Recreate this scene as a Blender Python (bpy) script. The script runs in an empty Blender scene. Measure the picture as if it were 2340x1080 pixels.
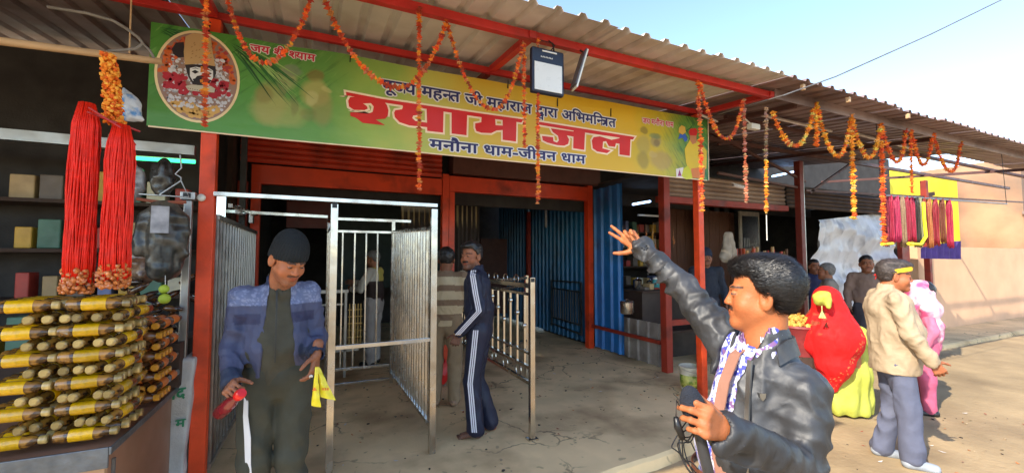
import bpy, bmesh, math, random
import numpy as np
from mathutils import Vector, Matrix
random.seed(7); np.random.seed(7)
SC = bpy.context.scene
COL = SC.collection
R_ = math.radians
# ---------------------------------------------------------------- camera
cd = bpy.data.cameras.new('camera'); cam = bpy.data.objects.new('camera', cd); COL.objects.link(cam)
cam.location = (0, 0, 1.55)
cam.rotation_euler = (R_(93.0), 0, R_(-24.6))
cd.sensor_width = 36; cd.lens = 36*960/2340; cd.clip_end = 3000; cd.clip_start = 0.05
SC.camera = cam
# ---------------------------------------------------------------- sky and sun
SUNV = Vector((1.25, 0.42, -1.02)).normalized()          # the way the light travels
w = bpy.data.worlds.new('World'); SC.world = w; w.use_nodes = True
nt = w.node_tree; nt.nodes.clear()
sky = nt.nodes.new('ShaderNodeTexSky'); sky.sky_type = 'NISHITA'; sky.sun_disc = False
sky.sun_elevation = math.asin(-SUNV.z); sky.sun_rotation = math.atan2(-SUNV.x, -SUNV.y)
sky.dust_density = .4; sky.air_density = 1.0; sky.ozone_density = 1.5
bg = nt.nodes.new('ShaderNodeBackground'); bg.inputs[1].default_value = 0.118
ow = nt.nodes.new('ShaderNodeOutputWorld')
nt.links.new(sky.outputs[0], bg.inputs[0]); nt.links.new(bg.outputs[0], ow.inputs[0])
sd = bpy.data.lights.new('sun', 'SUN'); sd.energy = 2.0; sd.angle = R_(0.6); sd.color = (1.0, 0.90, 0.74)
sun = bpy.data.objects.new('sun', sd); COL.objects.link(sun); sun.location = (-6, -2, 8)
sun.rotation_euler = SUNV.to_track_quat('-Z', 'Y').to_euler()
SC.view_settings.view_transform = 'Standard'; SC.view_settings.look = 'None'
SC.view_settings.exposure = 1.98; SC.view_settings.gamma = 1; SC.view_settings.use_curve_mapping = False
# ---------------------------------------------------------------- materials
def lin(r, g, b):
    f = lambda c: (c/255/12.92) if c/255 <= 0.04045 else ((c/255+0.055)/1.055)**2.4
    return (f(r), f(g), f(b))
MC = {}
FOLDED = ('olive_shirt','olive_trousers','navy_tracksuit','beige_jacket','grey_trousers','khaki_cloth','light_jeans','lime_sari','striped_knit','pink_scarf','grey_white_trousers')
def mat(name, col=(0.5, 0.5, 0.5), rough=0.6, metal=0.0, var=0.25, nscale=8, bump=0.15, bscale=60, spec=0.5, emit=None, es=1.0,
        attr=False, stretch=(1, 1, 1), dirt=None, dscale=3, alpha=None, trans=0, sss=0, coat=0, col2=None, c2scale=4, c2lo=.45, c2hi=.55, fold=None, crack=None, orand=0):
    if name in MC: return MC[name]
    if name in FOLDED: fold = (8, .014)
    m = bpy.data.materials.new(name); m.use_nodes = True; MC[name] = m
    n = m.node_tree.nodes; l = m.node_tree.links; b = n['Principled BSDF']
    tc = n.new('ShaderNodeTexCoord'); mp = n.new('ShaderNodeMapping'); mp.inputs['Scale'].default_value = stretch
    l.new(tc.outputs['Object'], mp.inputs[0])
    def noise(sc, det=5):
        t = n.new('ShaderNodeTexNoise'); t.inputs['Scale'].default_value = sc; t.inputs['Detail'].default_value = det
        l.new(mp.outputs[0], t.inputs['Vector']); return t.outputs['Fac']
    def ramp(src, lo, hi, a, c):
        t = n.new('ShaderNodeMapRange'); l.new(src, t.inputs[0])
        for i, v in enumerate((lo, hi, a, c)): t.inputs[i+1].default_value = v
        return t.outputs[0]
    def mix(fac, A, B, mode='MIX'):
        t = n.new('ShaderNodeMix'); t.data_type = 'RGBA'; t.blend_type = mode
        for sock, v in ((t.inputs[0], fac), (t.inputs[6], A), (t.inputs[7], B)):
            if hasattr(v, 'is_linked'): l.new(v, sock)
            elif isinstance(v, (int, float)): sock.default_value = v
            else: sock.default_value = (*v, 1)
        return t.outputs[2]
    if attr:
        a = n.new('ShaderNodeAttribute'); a.attribute_name = 'Col'; base = a.outputs['Color']
    else:
        base = col
    if col2 is not None:
        base = mix(ramp(noise(c2scale, 3), c2lo, c2hi, 0, 1), base, col2)
    v = ramp(noise(nscale), .3, .7, 1-var, 1+var*.6)
    cc = n.new('ShaderNodeCombineXYZ')
    for i in range(3): l.new(v, cc.inputs[i])
    base = mix(1.0, base, cc.outputs[0], 'MULTIPLY')
    if dirt is not None:
        base = mix(ramp(noise(dscale, 8), .50, .72, 0, .85), base, dirt)
    crk = None
    if crack:
        vo = n.new('ShaderNodeTexVoronoi'); vo.feature = 'DISTANCE_TO_EDGE'; vo.inputs['Scale'].default_value = crack
        ws = n.new('ShaderNodeVectorMath'); ws.operation = 'SCALE'; ws.inputs['Scale'].default_value = .35; t_ = n.new('ShaderNodeTexNoise'); t_.inputs['Scale'].default_value = 3.5; t_.inputs['Detail'].default_value = 8
        l.new(mp.outputs[0], t_.inputs[0]); l.new(t_.outputs['Color'], ws.inputs[0]); wa = n.new('ShaderNodeVectorMath'); l.new(mp.outputs[0], wa.inputs[0]); l.new(ws.outputs[0], wa.inputs[1]); l.new(wa.outputs[0], vo.inputs[0])
        crk = ramp(vo.outputs['Distance'], 0, .012, 1, 0)
        gate = ramp(noise(.9, 2), .50, .56, 0, 1); mu = n.new('ShaderNodeMath'); mu.operation = 'MULTIPLY'; l.new(crk, mu.inputs[0]); l.new(gate, mu.inputs[1]); crk = mu.outputs[0]
        base = mix(crk, base, tuple(c*.25 for c in col))
        sp = ramp(noise(9, 2), .66, .70, 0, .55); base = mix(sp, base, tuple(c*.35 for c in col))
    if orand:
        oi = n.new('ShaderNodeObjectInfo'); rr = ramp(oi.outputs['Random'], 0, 1, 1-orand, 1+orand*.6); c3 = n.new('ShaderNodeCombineXYZ')
        for i in range(3): l.new(rr, c3.inputs[i])
        base = mix(1.0, base, c3.outputs[0], 'MULTIPLY')
    l.new(base, b.inputs['Base Color'])
    l.new(ramp(noise(nscale*1.7), .3, .7, max(0, rough-.08), min(1, rough+.1)), b.inputs['Roughness'])
    b.inputs['Metallic'].default_value = metal
    b.inputs['Specular IOR Level'].default_value = spec
    if bump:
        bp = n.new('ShaderNodeBump'); bp.inputs['Strength'].default_value = bump; bp.inputs['Distance'].default_value = .01
        l.new(noise(bscale, 6), bp.inputs['Height']); l.new(bp.outputs[0], b.inputs['Normal'])
    if fold:
        tn = n.new('ShaderNodeTexNoise'); tn.noise_type = 'RIDGED_MULTIFRACTAL'; tn.inputs['Scale'].default_value = fold[0]; tn.inputs['Detail'].default_value = 2.5; tn.inputs['Distortion'].default_value = .7
        m2 = n.new('ShaderNodeMapping'); m2.inputs['Scale'].default_value = (1, 1, fold[2] if len(fold) > 2 else .7); l.new(tc.outputs['Object'], m2.inputs[0]); l.new(m2.outputs[0], tn.inputs['Vector'])
        b2 = n.new('ShaderNodeBump'); b2.inputs['Strength'].default_value = .8; b2.inputs['Distance'].default_value = fold[1]; l.new(tn.outputs[0], b2.inputs['Height'])
        if bump: l.new(bp.outputs[0], b2.inputs['Normal'])
        l.new(b2.outputs[0], b.inputs['Normal'])
    if emit: b.inputs['Emission Color'].default_value = (*emit, 1); b.inputs['Emission Strength'].default_value = es
    if alpha is not None: b.inputs['Alpha'].default_value = alpha
    if trans: b.inputs['Transmission Weight'].default_value = trans
    if sss:
        b.inputs['Subsurface Weight'].default_value = sss; b.inputs['Subsurface Radius'].default_value = (.012, .005, .003)
        b.inputs['Subsurface Scale'].default_value = 1.0
    if coat: b.inputs['Coat Weight'].default_value = coat; b.inputs['Coat Roughness'].default_value = .15
    return m
# ---------------------------------------------------------------- object helpers
def link(o, parent=None):
    COL.objects.link(o)
    if parent is not None: o.parent = parent
    return o
def org(p):
    v = Vector((0, 0, 0))
    while p is not None: v += p.location; p = p.parent
    return v
def tag(o, label=None, cat=None, group=None, kind=None):
    if label: o['label'] = label
    if cat: o['category'] = cat
    if group: o['group'] = group
    if kind: o['kind'] = kind
    return o
def thing(name, loc, label, cat, group=None):
    o = bpy.data.objects.new(name, None); o.location = loc; o.empty_display_size = .1
    return tag(link(o), label, cat, group)
def copy_tree(o, parent=None):
    c = o.copy(); COL.objects.link(c); c.parent = parent
    for ch in list(o.children): copy_tree(ch, c)
    return c
class MB:
    """collects shapes in world coordinates, build() links them as one mesh object"""
    def __init__(s): s.v = []; s.f = []; s.mi = []; s.c = None; s.cols = []
    def add(s, vs, fs, mi=0, col=None):
        o = len(s.v); s.v += [tuple(p) for p in vs]; s.f += [tuple(i+o for i in f) for f in fs]; s.mi += [mi]*len(fs)
        s.cols += [col or (1, 1, 1)]*len(vs); return s
    def box(s, lo, hi, mi=0, col=None):
        x0, y0, z0 = lo; x1, y1, z1 = hi
        vs = [(x0,y0,z0),(x1,y0,z0),(x1,y1,z0),(x0,y1,z0),(x0,y0,z1),(x1,y0,z1),(x1,y1,z1),(x0,y1,z1)]
        return s.add(vs, [(0,3,2,1),(4,5,6,7),(0,1,5,4),(1,2,6,5),(2,3,7,6),(3,0,4,7)], mi, col)
    def beam(s, a, b, w, h=None, up=(0, 0, 1), mi=0, col=None):
        a = Vector(a); b = Vector(b); h = h or w; d = (b-a).normalized(); up = Vector(up)
        if abs(d.dot(up)) > .95: up = Vector((0, 1, 0))
        r = d.cross(up).normalized(); u = r.cross(d)
        vs = []
        for p in (a, b):
            for i, j in ((-1,-1),(1,-1),(1,1),(-1,1)): vs.append(p + r*(i*w/2) + u*(j*h/2))
        return s.add(vs, [(0,1,2,3),(7,6,5,4),(0,4,5,1),(1,5,6,2),(2,6,7,3),(3,7,4,0)], mi, col)
    def tube(s, path, r, n=8, mi=0, col=None, cap=True, flat=None):
        P = [Vector(p) for p in path]; vs = []; fs = []
        rr = r if isinstance(r, (list, tuple)) else [r]*len(P)
        ref = Vector((0, 0, 1))
        for i, p in enumerate(P):
            d = (P[min(i+1, len(P)-1)] - P[max(i-1, 0)])
            d = d.normalized() if d.length > 1e-9 else Vector((0,0,1))
            if i == 0:
                if abs(d.dot(ref)) > .9: ref = Vector((1, 0, 0))
            x = (ref - d*ref.dot(d)).normalized(); y = d.cross(x); ref = x
            for k in range(n):
                t = 2*math.pi*k/n; vs.append(p + x*(rr[i]*math.cos(t)) + y*(rr[i]*math.sin(t)*(flat or 1)))
        for i in range(len(P)-1):
            for k in range(n): fs.append((i*n+k, i*n+(k+1)%n, (i+1)*n+(k+1)%n, (i+1)*n+k))
        if cap: fs.append(tuple(range(n))[::-1]); fs.append(tuple((len(P)-1)*n+k for k in range(n)))
        return s.add(vs, fs, mi, col)
    def ribbon(s, path, wv, t=.002, mi=0, col=None, nv=None):
        """flat band along path, wv = half-width vector (or list), t thickness"""
        P = [Vector(p) for p in path]; vs = []; fs = []
        for i, p in enumerate(P):
            w = Vector(wv[i] if isinstance(wv, list) else wv)
            d = (P[min(i+1, len(P)-1)] - P[max(i-1, 0)]).normalized()
            nn = d.cross(w).normalized()*t/2
            vs += [p-w-nn, p+w-nn, p+w+nn, p-w+nn]
        for i in range(len(P)-1):
            for k in range(4): fs.append((i*4+k, i*4+(k+1)%4, (i+1)*4+(k+1)%4, (i+1)*4+k))
        fs.append((3,2,1,0)); m = 4*(len(P)-1); fs.append((m,m+1,m+2,m+3))
        return s.add(vs, fs, mi, col)
    def lathe(s, c, prof, n=16, axis=(0, 0, 1), mi=0, col=None):
        A = Vector(axis).normalized(); ref = Vector((1,0,0)) if abs(A.x) < .9 else Vector((0,1,0))
        x = (ref - A*ref.dot(A)).normalized(); y = A.cross(x); c = Vector(c); vs = []; fs = []
        for r, z in prof:
            for k in range(n):
                t = 2*math.pi*k/n; vs.append(c + A*z + x*(r*math.cos(t)) + y*(r*math.sin(t)))
        for i in range(len(prof)-1):
            for k in range(n): fs.append((i*n+k, i*n+(k+1)%n, (i+1)*n+(k+1)%n, (i+1)*n+k))
        fs.append(tuple(range(n))[::-1]); fs.append(tuple((len(prof)-1)*n+k for k in range(n)))
        return s.add(vs, fs, mi, col)
    def blob(s, c, r, sub=1, jit=.15, mi=0, col=None, sc=(1,1,1)):
        V, F = ICO[sub]; c = Vector(c)
        vs = [c + Vector((v[0]*sc[0], v[1]*sc[1], v[2]*sc[2]))*(r*(1+random.uniform(-jit, jit))) for v in V]
        return s.add(vs, F, mi, col)
    def build(s, name, m=None, parent=None, smooth=False, bevel=0, angle=None, attr=False):
        me = bpy.data.meshes.new(name); o0 = org(parent)
        me.from_pydata([(p[0]-o0.x, p[1]-o0.y, p[2]-o0.z) for p in s.v], [], s.f)
        ms = m if isinstance(m, (list, tuple)) else [m]
        for q in ms:
            if q: me.materials.append(q)
        if len(ms) > 1: me.polygons.foreach_set('material_index', s.mi)
        if smooth: me.polygons.foreach_set('use_smooth', [True]*len(s.f))
        if attr:
            a = me.color_attributes.new('Col', 'FLOAT_COLOR', 'POINT')
            a.data.foreach_set('color', np.hstack([np.array(s.cols, dtype=np.float32), np.ones((len(s.cols), 1), np.float32)]).ravel())
        me.update()
        o = link(bpy.data.objects.new(name, me), parent)
        if bevel:
            b = o.modifiers.new('bevel', 'BEVEL'); b.width = bevel; b.segments = 2; b.limit_method = 'ANGLE'
        if smooth and angle:
            me.set_sharp_from_angle(angle=R_(angle))
        return o
ICO = {}
for sub_ in (1, 2, 3):
    bm_ = bmesh.new(); bmesh.ops.create_icosphere(bm_, subdivisions=sub_, radius=1)
    bm_.verts.ensure_lookup_table()
    ICO[sub_] = ([tuple(v.co) for v in bm_.verts], [tuple(v.index for v in f.verts) for f in bm_.faces]); bm_.free()
def vnoise(P, freq, seed=0):
    """smooth value noise for an (N,3) array, -1..1"""
    q = np.asarray(P, np.float64)*freq + seed*17.31; i = np.floor(q).astype(np.int64); f = q - i; f = f*f*(3-2*f)
    def h(a, b, c):
        n = (a*73856093) ^ (b*19349663) ^ (c*83492791); n = (n ^ (n >> 13))*1274126177 & 0x7fffffff
        return (n % 65536)/32768.0 - 1
    r = 0
    for dx in (0, 1):
        for dy in (0, 1):
            for dz in (0, 1):
                wx = f[:, 0] if dx else 1-f[:, 0]; wy = f[:, 1] if dy else 1-f[:, 1]; wz = f[:, 2] if dz else 1-f[:, 2]
                r = r + h(i[:, 0]+dx, i[:, 1]+dy, i[:, 2]+dz)*wx*wy*wz
    return r
def crease(P, amp, fr, st=(1, 1, 1), seed=0):
    q = P*V3(st); q = q+np.stack([vnoise(P, fr*.5, seed+1), vnoise(P, fr*.5, seed+2), vnoise(P, fr*.5, seed+3)], 1)*(.5/fr)
    return amp*(.45-1.6*np.abs(vnoise(q, fr, seed)))+amp*.35*(.4-1.5*np.abs(vnoise(q, fr*2.3, seed+7)))
# ---------------------------------------------------------------- implicit surfaces for bodies, clothes, fruit, cloth bundles
def V3(a): return np.array(a, dtype=np.float64)
def unit(a): a = V3(a); return a/np.linalg.norm(a)
class SDF:
    def __init__(s, lo, hi, h):
        s.lo = V3(lo); s.h = h; s.n = [int((hi[i]-lo[i])/h)+2 for i in range(3)]
        s.a = np.full(s.n, 0.2, np.float32)
    def blk(s, lo, hi):
        i0 = [max(0, int((lo[i]-s.lo[i])/s.h)) for i in range(3)]; i1 = [min(s.n[i], int((hi[i]-s.lo[i])/s.h)+2) for i in range(3)]
        if any(i1[i] <= i0[i] for i in range(3)): return None
        sl = tuple(slice(i0[i], i1[i]) for i in range(3))
        X = [(s.lo[i] + s.h*np.arange(i0[i], i1[i])).astype(np.float32) for i in range(3)]
        return sl, X[0][:, None, None], X[1][None, :, None], X[2][None, None, :]
    def put(s, sl, d, k, mode):
        A = s.a[sl]
        if mode == 'add':
            if k > 0: h = np.maximum(k-np.abs(A-d), 0)/k; s.a[sl] = np.minimum(A, d) - h*h*k*.25
            else: s.a[sl] = np.minimum(A, d)
        else:
            d = -d
            if k > 0: h = np.maximum(k-np.abs(A-d), 0)/k; s.a[sl] = np.maximum(A, d) + h*h*k*.25
            else: s.a[sl] = np.maximum(A, d)
    def cone(s, a, b, ra, rb=None, k=.02, lat=None, latr=1.0, fold=None, mode='add'):
        a = V3(a); b = V3(b); rb = ra if rb is None else rb; m = max(ra, rb)*max(latr, 1)+k+.03
        B = s.blk(np.minimum(a, b)-m, np.maximum(a, b)+m)
        if B is None: return s
        sl, X, Y, Z = B; ba = b-a; L2 = max(float(ba@ba), 1e-9)
        x = X-a[0]; y = Y-a[1]; z = Z-a[2]
        if lat is not None:
            q = (x*lat[0]+y*lat[1]+z*lat[2])*(1-1/latr); x = x-q*lat[0]; y = y-q*lat[1]; z = z-q*lat[2]
            bl = ba - lat*float(ba@lat)*(1-1/latr)
        else: bl = ba
        L2 = max(float(bl@bl), 1e-9)
        t = np.clip((x*bl[0]+y*bl[1]+z*bl[2])/L2, 0, 1)
        dx = x-bl[0]*t; dy = y-bl[1]*t; dz = z-bl[2]*t
        r = ra+(rb-ra)*t
        if fold is not None:
            amp, fr, sd = fold; L = math.sqrt(L2); d = bl/L; ref = V3((0,0,1)) if abs(d[2]) < .8 else V3((1,0,0))
            e1 = unit(np.cross(d, ref)); e2 = np.cross(d, e1)
            th = np.arctan2(dx*e1[0]+dy*e1[1]+dz*e1[2], dx*e2[0]+dy*e2[1]+dz*e2[2])
            u = t*L*fr + 1.7*np.sin(th+sd) + .8*np.sin(2*th+sd*2.1) + .9*np.sin(t*L*fr*.43+sd)
            g = 1-2*np.abs(np.sin(u)) ; g2 = np.sin(u*1.63+1+2*np.sin(th*1.0+sd*.7))
            r = r + amp*(.75*g+.35*g2)*(.55+.45*np.sin(th*1.0+sd*3+t*2))
        s.put(sl, np.sqrt(dx*dx+dy*dy+dz*dz)-r, k, mode); return s
    def ell(s, c, rad, k=.02, ax=None, mode='add'):
        c = V3(c); rad = V3(rad); m = rad.max()+k+.02
        B = s.blk(c-m, c+m)
        if B is None: return s
        sl, X, Y, Z = B; x = X-c[0]; y = Y-c[1]; z = Z-c[2]
        ax = np.eye(3) if ax is None else ax
        q = [(x*ax[i][0]+y*ax[i][1]+z*ax[i][2])/rad[i] for i in range(3)]
        k0 = np.sqrt(q[0]**2+q[1]**2+q[2]**2)+1e-6
        k1 = np.sqrt((q[0]/rad[0])**2+(q[1]/rad[1])**2+(q[2]/rad[2])**2)+1e-6
        s.put(sl, k0*(k0-1)/k1, k, mode); return s
    def func(s, lo, hi, fn, k=0, mode='add'):
        B = s.blk(lo, hi)
        if B is None: return s
        sl, X, Y, Z = B; s.put(sl, fn(X, Y, Z), k, mode); return s
    def nets(s):
        A = s.a; A[0] = A[-1] = .2; A[:, 0] = A[:, -1] = .2; A[:, :, 0] = A[:, :, -1] = .2
        I = A < 0; n = A.shape
        cnt = np.zeros([d-1 for d in n], np.int8)
        off = [(i, j, k) for i in (0, 1) for j in (0, 1) for k in (0, 1)]
        S = lambda M, o: M[o[0]:n[0]-1+o[0], o[1]:n[1]-1+o[1], o[2]:n[2]-1+o[2]]
        for o in off: cnt += S(I, o)
        act = np.argwhere((cnt > 0) & (cnt < 8)); N = len(act)
        idx = np.full(cnt.shape, -1, np.int32); idx[act[:, 0], act[:, 1], act[:, 2]] = np.arange(N)
        val = {o: A[act[:, 0]+o[0], act[:, 1]+o[1], act[:, 2]+o[2]].astype(np.float64) for o in off}
        P = np.zeros((N, 3)); C = np.zeros(N)
        for o in off:
            for ax in range(3):
                if o[ax] == 0:
                    o2 = list(o); o2[ax] = 1; o2 = tuple(o2); v0 = val[o]; v1 = val[o2]; c = (v0 < 0) != (v1 < 0)
                    t = np.where(c, v0/np.where(v0-v1 == 0, 1, v0-v1), 0)
                    for q in range(3): P[:, q] += np.where(c, o[q] + (t if q == ax else 0), 0)
                    C += c
        P = P/C[:, None] + act; P = P*s.h + s.lo
        F = []
        for ax in range(3):
            o = [0, 0, 0]; o[ax] = 1
            a0 = I[:n[0]-o[0], :n[1]-o[1], :n[2]-o[2]]; a1 = I[o[0]:, o[1]:, o[2]:]
            e = np.argwhere(a0 != a1); u, v = (ax+1) % 3, (ax+2) % 3
            e = e[(e[:, u] > 0) & (e[:, v] > 0)]
            flip = a0[e[:, 0], e[:, 1], e[:, 2]]
            def g(du, dv):
                q = e.copy(); q[:, u] -= du; q[:, v] -= dv; return idx[q[:, 0], q[:, 1], q[:, 2]]
            Q = np.stack([g(1, 1), g(0, 1), g(0, 0), g(1, 0)], 1); Q[~flip] = Q[~flip][:, ::-1]; F.append(Q)
        return P, np.vstack(F)
def smooth_np(P, F, it=2, lam=.5):
    E = np.vstack([F[:, [0, 1]], F[:, [1, 2]], F[:, [2, 3]], F[:, [3, 0]]])
    for _ in range(it):
        S = np.zeros_like(P); C = np.zeros(len(P))
        for a, b in ((0, 1), (1, 0)):
            for q in range(3): S[:, q] += np.bincount(E[:, a], P[E[:, b], q], len(P))
            C += np.bincount(E[:, a], minlength=len(P))
        P = P + lam*(S/np.maximum(C, 1)[:, None]-P)
    return P
def normals_np(P, F):
    n = np.cross(P[F[:, 2]]-P[F[:, 0]], P[F[:, 3]]-P[F[:, 1]]); N = np.zeros_like(P)
    for j in range(4):
        for q in range(3): N[:, q] += np.bincount(F[:, j], n[:, q], len(P))
    return N/(np.linalg.norm(N, axis=1)[:, None]+1e-12)
def np_mesh(name, P, F, m, parent=None, cols=None):
    me = bpy.data.meshes.new(name); o0 = org(parent); P = P - np.array([o0.x, o0.y, o0.z])
    me.vertices.add(len(P)); me.vertices.foreach_set('co', P.astype(np.float32).ravel())
    me.loops.add(F.size); me.loops.foreach_set('vertex_index', F.astype(np.int32).ravel())
    me.polygons.add(len(F)); me.polygons.foreach_set('loop_start', np.arange(0, F.size, 4, dtype=np.int32))
    me.update(calc_edges=True); me.polygons.foreach_set('use_smooth', np.ones(len(F), bool)); me.materials.append(m)
    if cols is not None:
        a = me.color_attributes.new('Col', 'FLOAT_COLOR', 'POINT')
        a.data.foreach_set('color', np.hstack([cols, np.ones((len(cols), 1))]).astype(np.float32).ravel())
    me.update(); return link(bpy.data.objects.new(name, me), parent)
def sdf_obj(name, f, m, parent=None, paint=None, sm=2, disp=None):
    P, F = f.nets(); P = smooth_np(P, F, sm)
    if disp: P = P + normals_np(P, F)*disp(P)[:, None]
    return np_mesh(name, P, F, m, parent, paint(P) if paint else None)
# ================================================================ MATERIALS used by the setting
M_conc = mat('concrete', lin(228,196,146), .85, var=.22, nscale=1.6, bump=.35, bscale=45, dirt=lin(136,106,72), dscale=1.3, crack=1.1)
M_road = mat('sandy_road', lin(166,142,106), .92, var=.22, nscale=2.3, bump=.9, bscale=22, dirt=lin(124,104,76), dscale=.9)
M_red = mat('red_orange_paint', lin(230,74,28), .45, var=.18, nscale=7, bump=.12, bscale=50, dirt=lin(140,44,24), dscale=4)
M_red2 = mat('crimson_paint', lin(196,42,36), .5, var=.2, nscale=6, bump=.15, dirt=lin(96,32,28), dscale=3)
M_dred = mat('rust_red_paint', lin(150,46,26), .55, var=.2, nscale=5, bump=.15, dirt=lin(70,28,20), dscale=3)
M_brst = mat('brown_steel', lin(92,60,54), .55, var=.2, bump=.1)
M_sheet = mat('roof_sheet_taupe', lin(212,206,200), .5, metal=.1, var=.14, nscale=3, bump=.06, dirt=lin(160,144,128), dscale=1.6)
M_sheet2 = mat('roof_sheet_plum', lin(150,128,124), .5, metal=.15, var=.2, nscale=3, bump=.06, dirt=lin(84,62,58), dscale=1.6)
M_blue = mat('blue_sheet', lin(34,108,176), .42, var=.2, nscale=3, bump=.05, dirt=lin(34,74,108), dscale=2)
M_teal = mat('teal_sheet', lin(30,104,150), .45, var=.2, nscale=3, bump=.05, dirt=lin(26,64,84), dscale=2)
M_greysh = mat('grey_sheet', lin(150,142,134), .5, metal=.3, var=.2, nscale=4, bump=.08, dirt=lin(98,84,74), dscale=3)
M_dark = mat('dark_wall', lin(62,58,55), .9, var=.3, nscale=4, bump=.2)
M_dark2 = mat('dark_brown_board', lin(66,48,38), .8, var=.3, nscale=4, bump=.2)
M_steel = mat('stainless_steel', (.62,.60,.57), .22, metal=1, var=.12, nscale=5, bump=.03, bscale=20, dirt=(.35,.30,.24), dscale=5)
M_steel2 = mat('dull_steel', (.45,.44,.42), .38, metal=1, var=.2, nscale=6, bump=.05)
M_black = mat('black_plastic', (.012,.012,.013), .4, var=.2, bump=.05)
M_wood = mat('pale_wood', lin(196,160,120), .7, var=.2, nscale=5, stretch=(1,6,6), bump=.2)
M_white = mat('white_plastic', lin(225,222,212), .45, var=.06, bump=.03)
# ================================================================ GROUND
def ground():
    xs = np.unique(np.concatenate([np.linspace(-600, -12, 8), np.linspace(-12, 20, 90), np.linspace(20, 900, 10)]))
    ys = np.unique(np.concatenate([np.linspace(-600, -6, 8), np.linspace(-6, 12, 60), np.linspace(12, 900, 10)]))
    P = np.array([(x, y, 0) for y in ys for x in xs], float)
    near = np.exp(-((P[:, 0]-3)**2+(P[:, 1]-2)**2)/120)
    P[:, 2] = -.072 + (vnoise(P, .55, 2)*.018+vnoise(P, 2.1, 5)*.006)*near
    nx = len(xs); F = np.array([(j*nx+i, j*nx+i+1, (j+1)*nx+i+1, (j+1)*nx+i) for j in range(len(ys)-1) for i in range(nx-1)])
    o = np_mesh('road', P, F, M_road); tag(o, 'sandy sunlit street in front of the shops', kind='structure')
ground()
edge = [(-9,1.5),(-3,1.55),(-.5,1.7),(.4,1.85),(1.0,2.15),(1.45,2.42),(1.8,2.56),(2.3,2.60),(2.9,2.67),(3.4,2.86),(3.9,3.15),(4.5,3.42),(6,3.6),(9,3.7),(18,3.8)]
pe = []
for (a, b) in zip(edge[:-1], edge[1:]):
    n = max(2, int((Vector(b)-Vector(a)).length/.12))
    for i in range(n):
        t = i/n; pe.append((a[0]+(b[0]-a[0])*t, a[1]+(b[1]-a[1])*t + random.uniform(-.012, .012)))
pe.append(edge[-1])
m = MB(); vs = []
for i, (x, y) in enumerate(pe): vs += [(x, y-.03, -.1), (x, y-.006, -.022), (x, y+.022, -.002), (x, 14, 0)]
fs = []
for i in range(len(pe)-1):
    for k in range(3): fs.append((i*4+k, (i+1)*4+k, (i+1)*4+k+1, i*4+k+1))
m.add(vs, fs); o = m.build('platform', M_conc); tag(o, 'worn grey concrete shop platform with stains', kind='structure')
# faint paver blocks of the old floor in front of the queue cage
pv = MB()
for i in range(16):
    for j in range(7):
        x = -.55+i*.205+(.1 if j % 2 else 0); y = 1.98+j*.105
        if y < 2.1+max(0, (x-.5))*.45: continue
        pv.box((x+.003, y+.003, .0005), (x+.201, y+.101, .004+random.uniform(0, .003)), col=None)
o = pv.build('paver', M_conc, o); tag(o, kind='stuff')
# ================================================================ CORRUGATED SHEET
def corr(m, p0, u, L, v, H, n, pitch=.19, dep=.03, top=.035, base=.075, th=.0016):
    p0, u, v, n = Vector(p0), Vector(u).normalized(), Vector(v).normalized(), Vector(n).normalized()
    pr = []; s = 0; h = pitch/2
    k = 0
    while s < L-1e-6:
        c = s+h
        for off, d in ((-base/2, 0), (-top/2, dep), (top/2, dep), (base/2, 0)):
            if c+off < L: pr.append((c+off, d))
        s += pitch
    pr = [(0, 0)]+pr+[(L, 0)]
    vs = []; fs = []
    for a, d in pr:
        for vv in (0, H):
            for t in (0, th): vs.append(p0+u*a+v*vv+n*(d+t))
    for i in range(len(pr)-1):
        a = i*4; b = a+4
        fs += [(a, b, b+2, a+2), (a+1, a+3, b+3, b+1), (a, a+1, b+1, b), (a+2, b+2, b+3, a+3)]
    m.add(vs, fs); return m
# ================================================================ CANOPY: pillars, beams, rafters, roof sheets
canopy = thing('shop_canopy', (-.72, 3.45, 0), 'long corrugated metal awning on orange painted posts over the shop front', 'canopy')
def zr(y): return 3.165+.12*(y-2.64)
MB().box((-.745,3.41,0),(-.655,3.49,3.2)).build('post', M_red, canopy, bevel=.006)
MB().box((3.875,3.41,0),(3.955,3.49,3.2)).build('post', M_red, canopy, bevel=.006)
MB().box((4.31,4.37,0),(4.42,4.48,3.02)).build('post', M_dred, canopy, bevel=.006)
MB().box((7.33,4.36,0),(7.43,4.46,3.2)).build('post', mat('maroon_post', lin(112,40,28), .5, var=.2), canopy, bevel=.006)
MB().box((7.445,4.38,0),(7.475,4.41,3.2)).build('post', M_steel2, canopy)
MB().box((11.6,4.36,0),(11.7,4.46,3.2)).build('post', M_dred, canopy, bevel=.006)
for (x0, x1, y, z, mm, w, h) in ((-6,4.02,2.64,3.155,M_red2,.05,.06),(-6,3.96,3.45,3.235,M_red2,.045,.05),(-6,4.2,5.2,3.43,M_dred,.05,.06),
                           (4.02,16,2.60,3.16,M_sheet2,.012,.10),(4.4,16,3.45,3.25,M_brst,.05,.05),(4.3,16,4.41,3.34,M_brst,.05,.06)):
    MB().box((x0,y-w/2,z-h/2),(x1,y+w/2,z+h/2)).build('beam', mm, canopy, bevel=.003)
for x in (-.70,1.36,3.99):
    MB().beam((x,2.60,3.152),(x,3.40,3.228),.055,.05).build('rafter', M_red2, canopy)
    MB().beam((x,3.50,3.235),(x,6.3,3.53),.05,.05).build('rafter', M_dred, canopy)
for x in (4.45,7.38,11.65):
    MB().beam((x,2.66,3.13),(x,6.4,3.50),.045,.05).build('rafter', M_brst, canopy)
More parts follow.
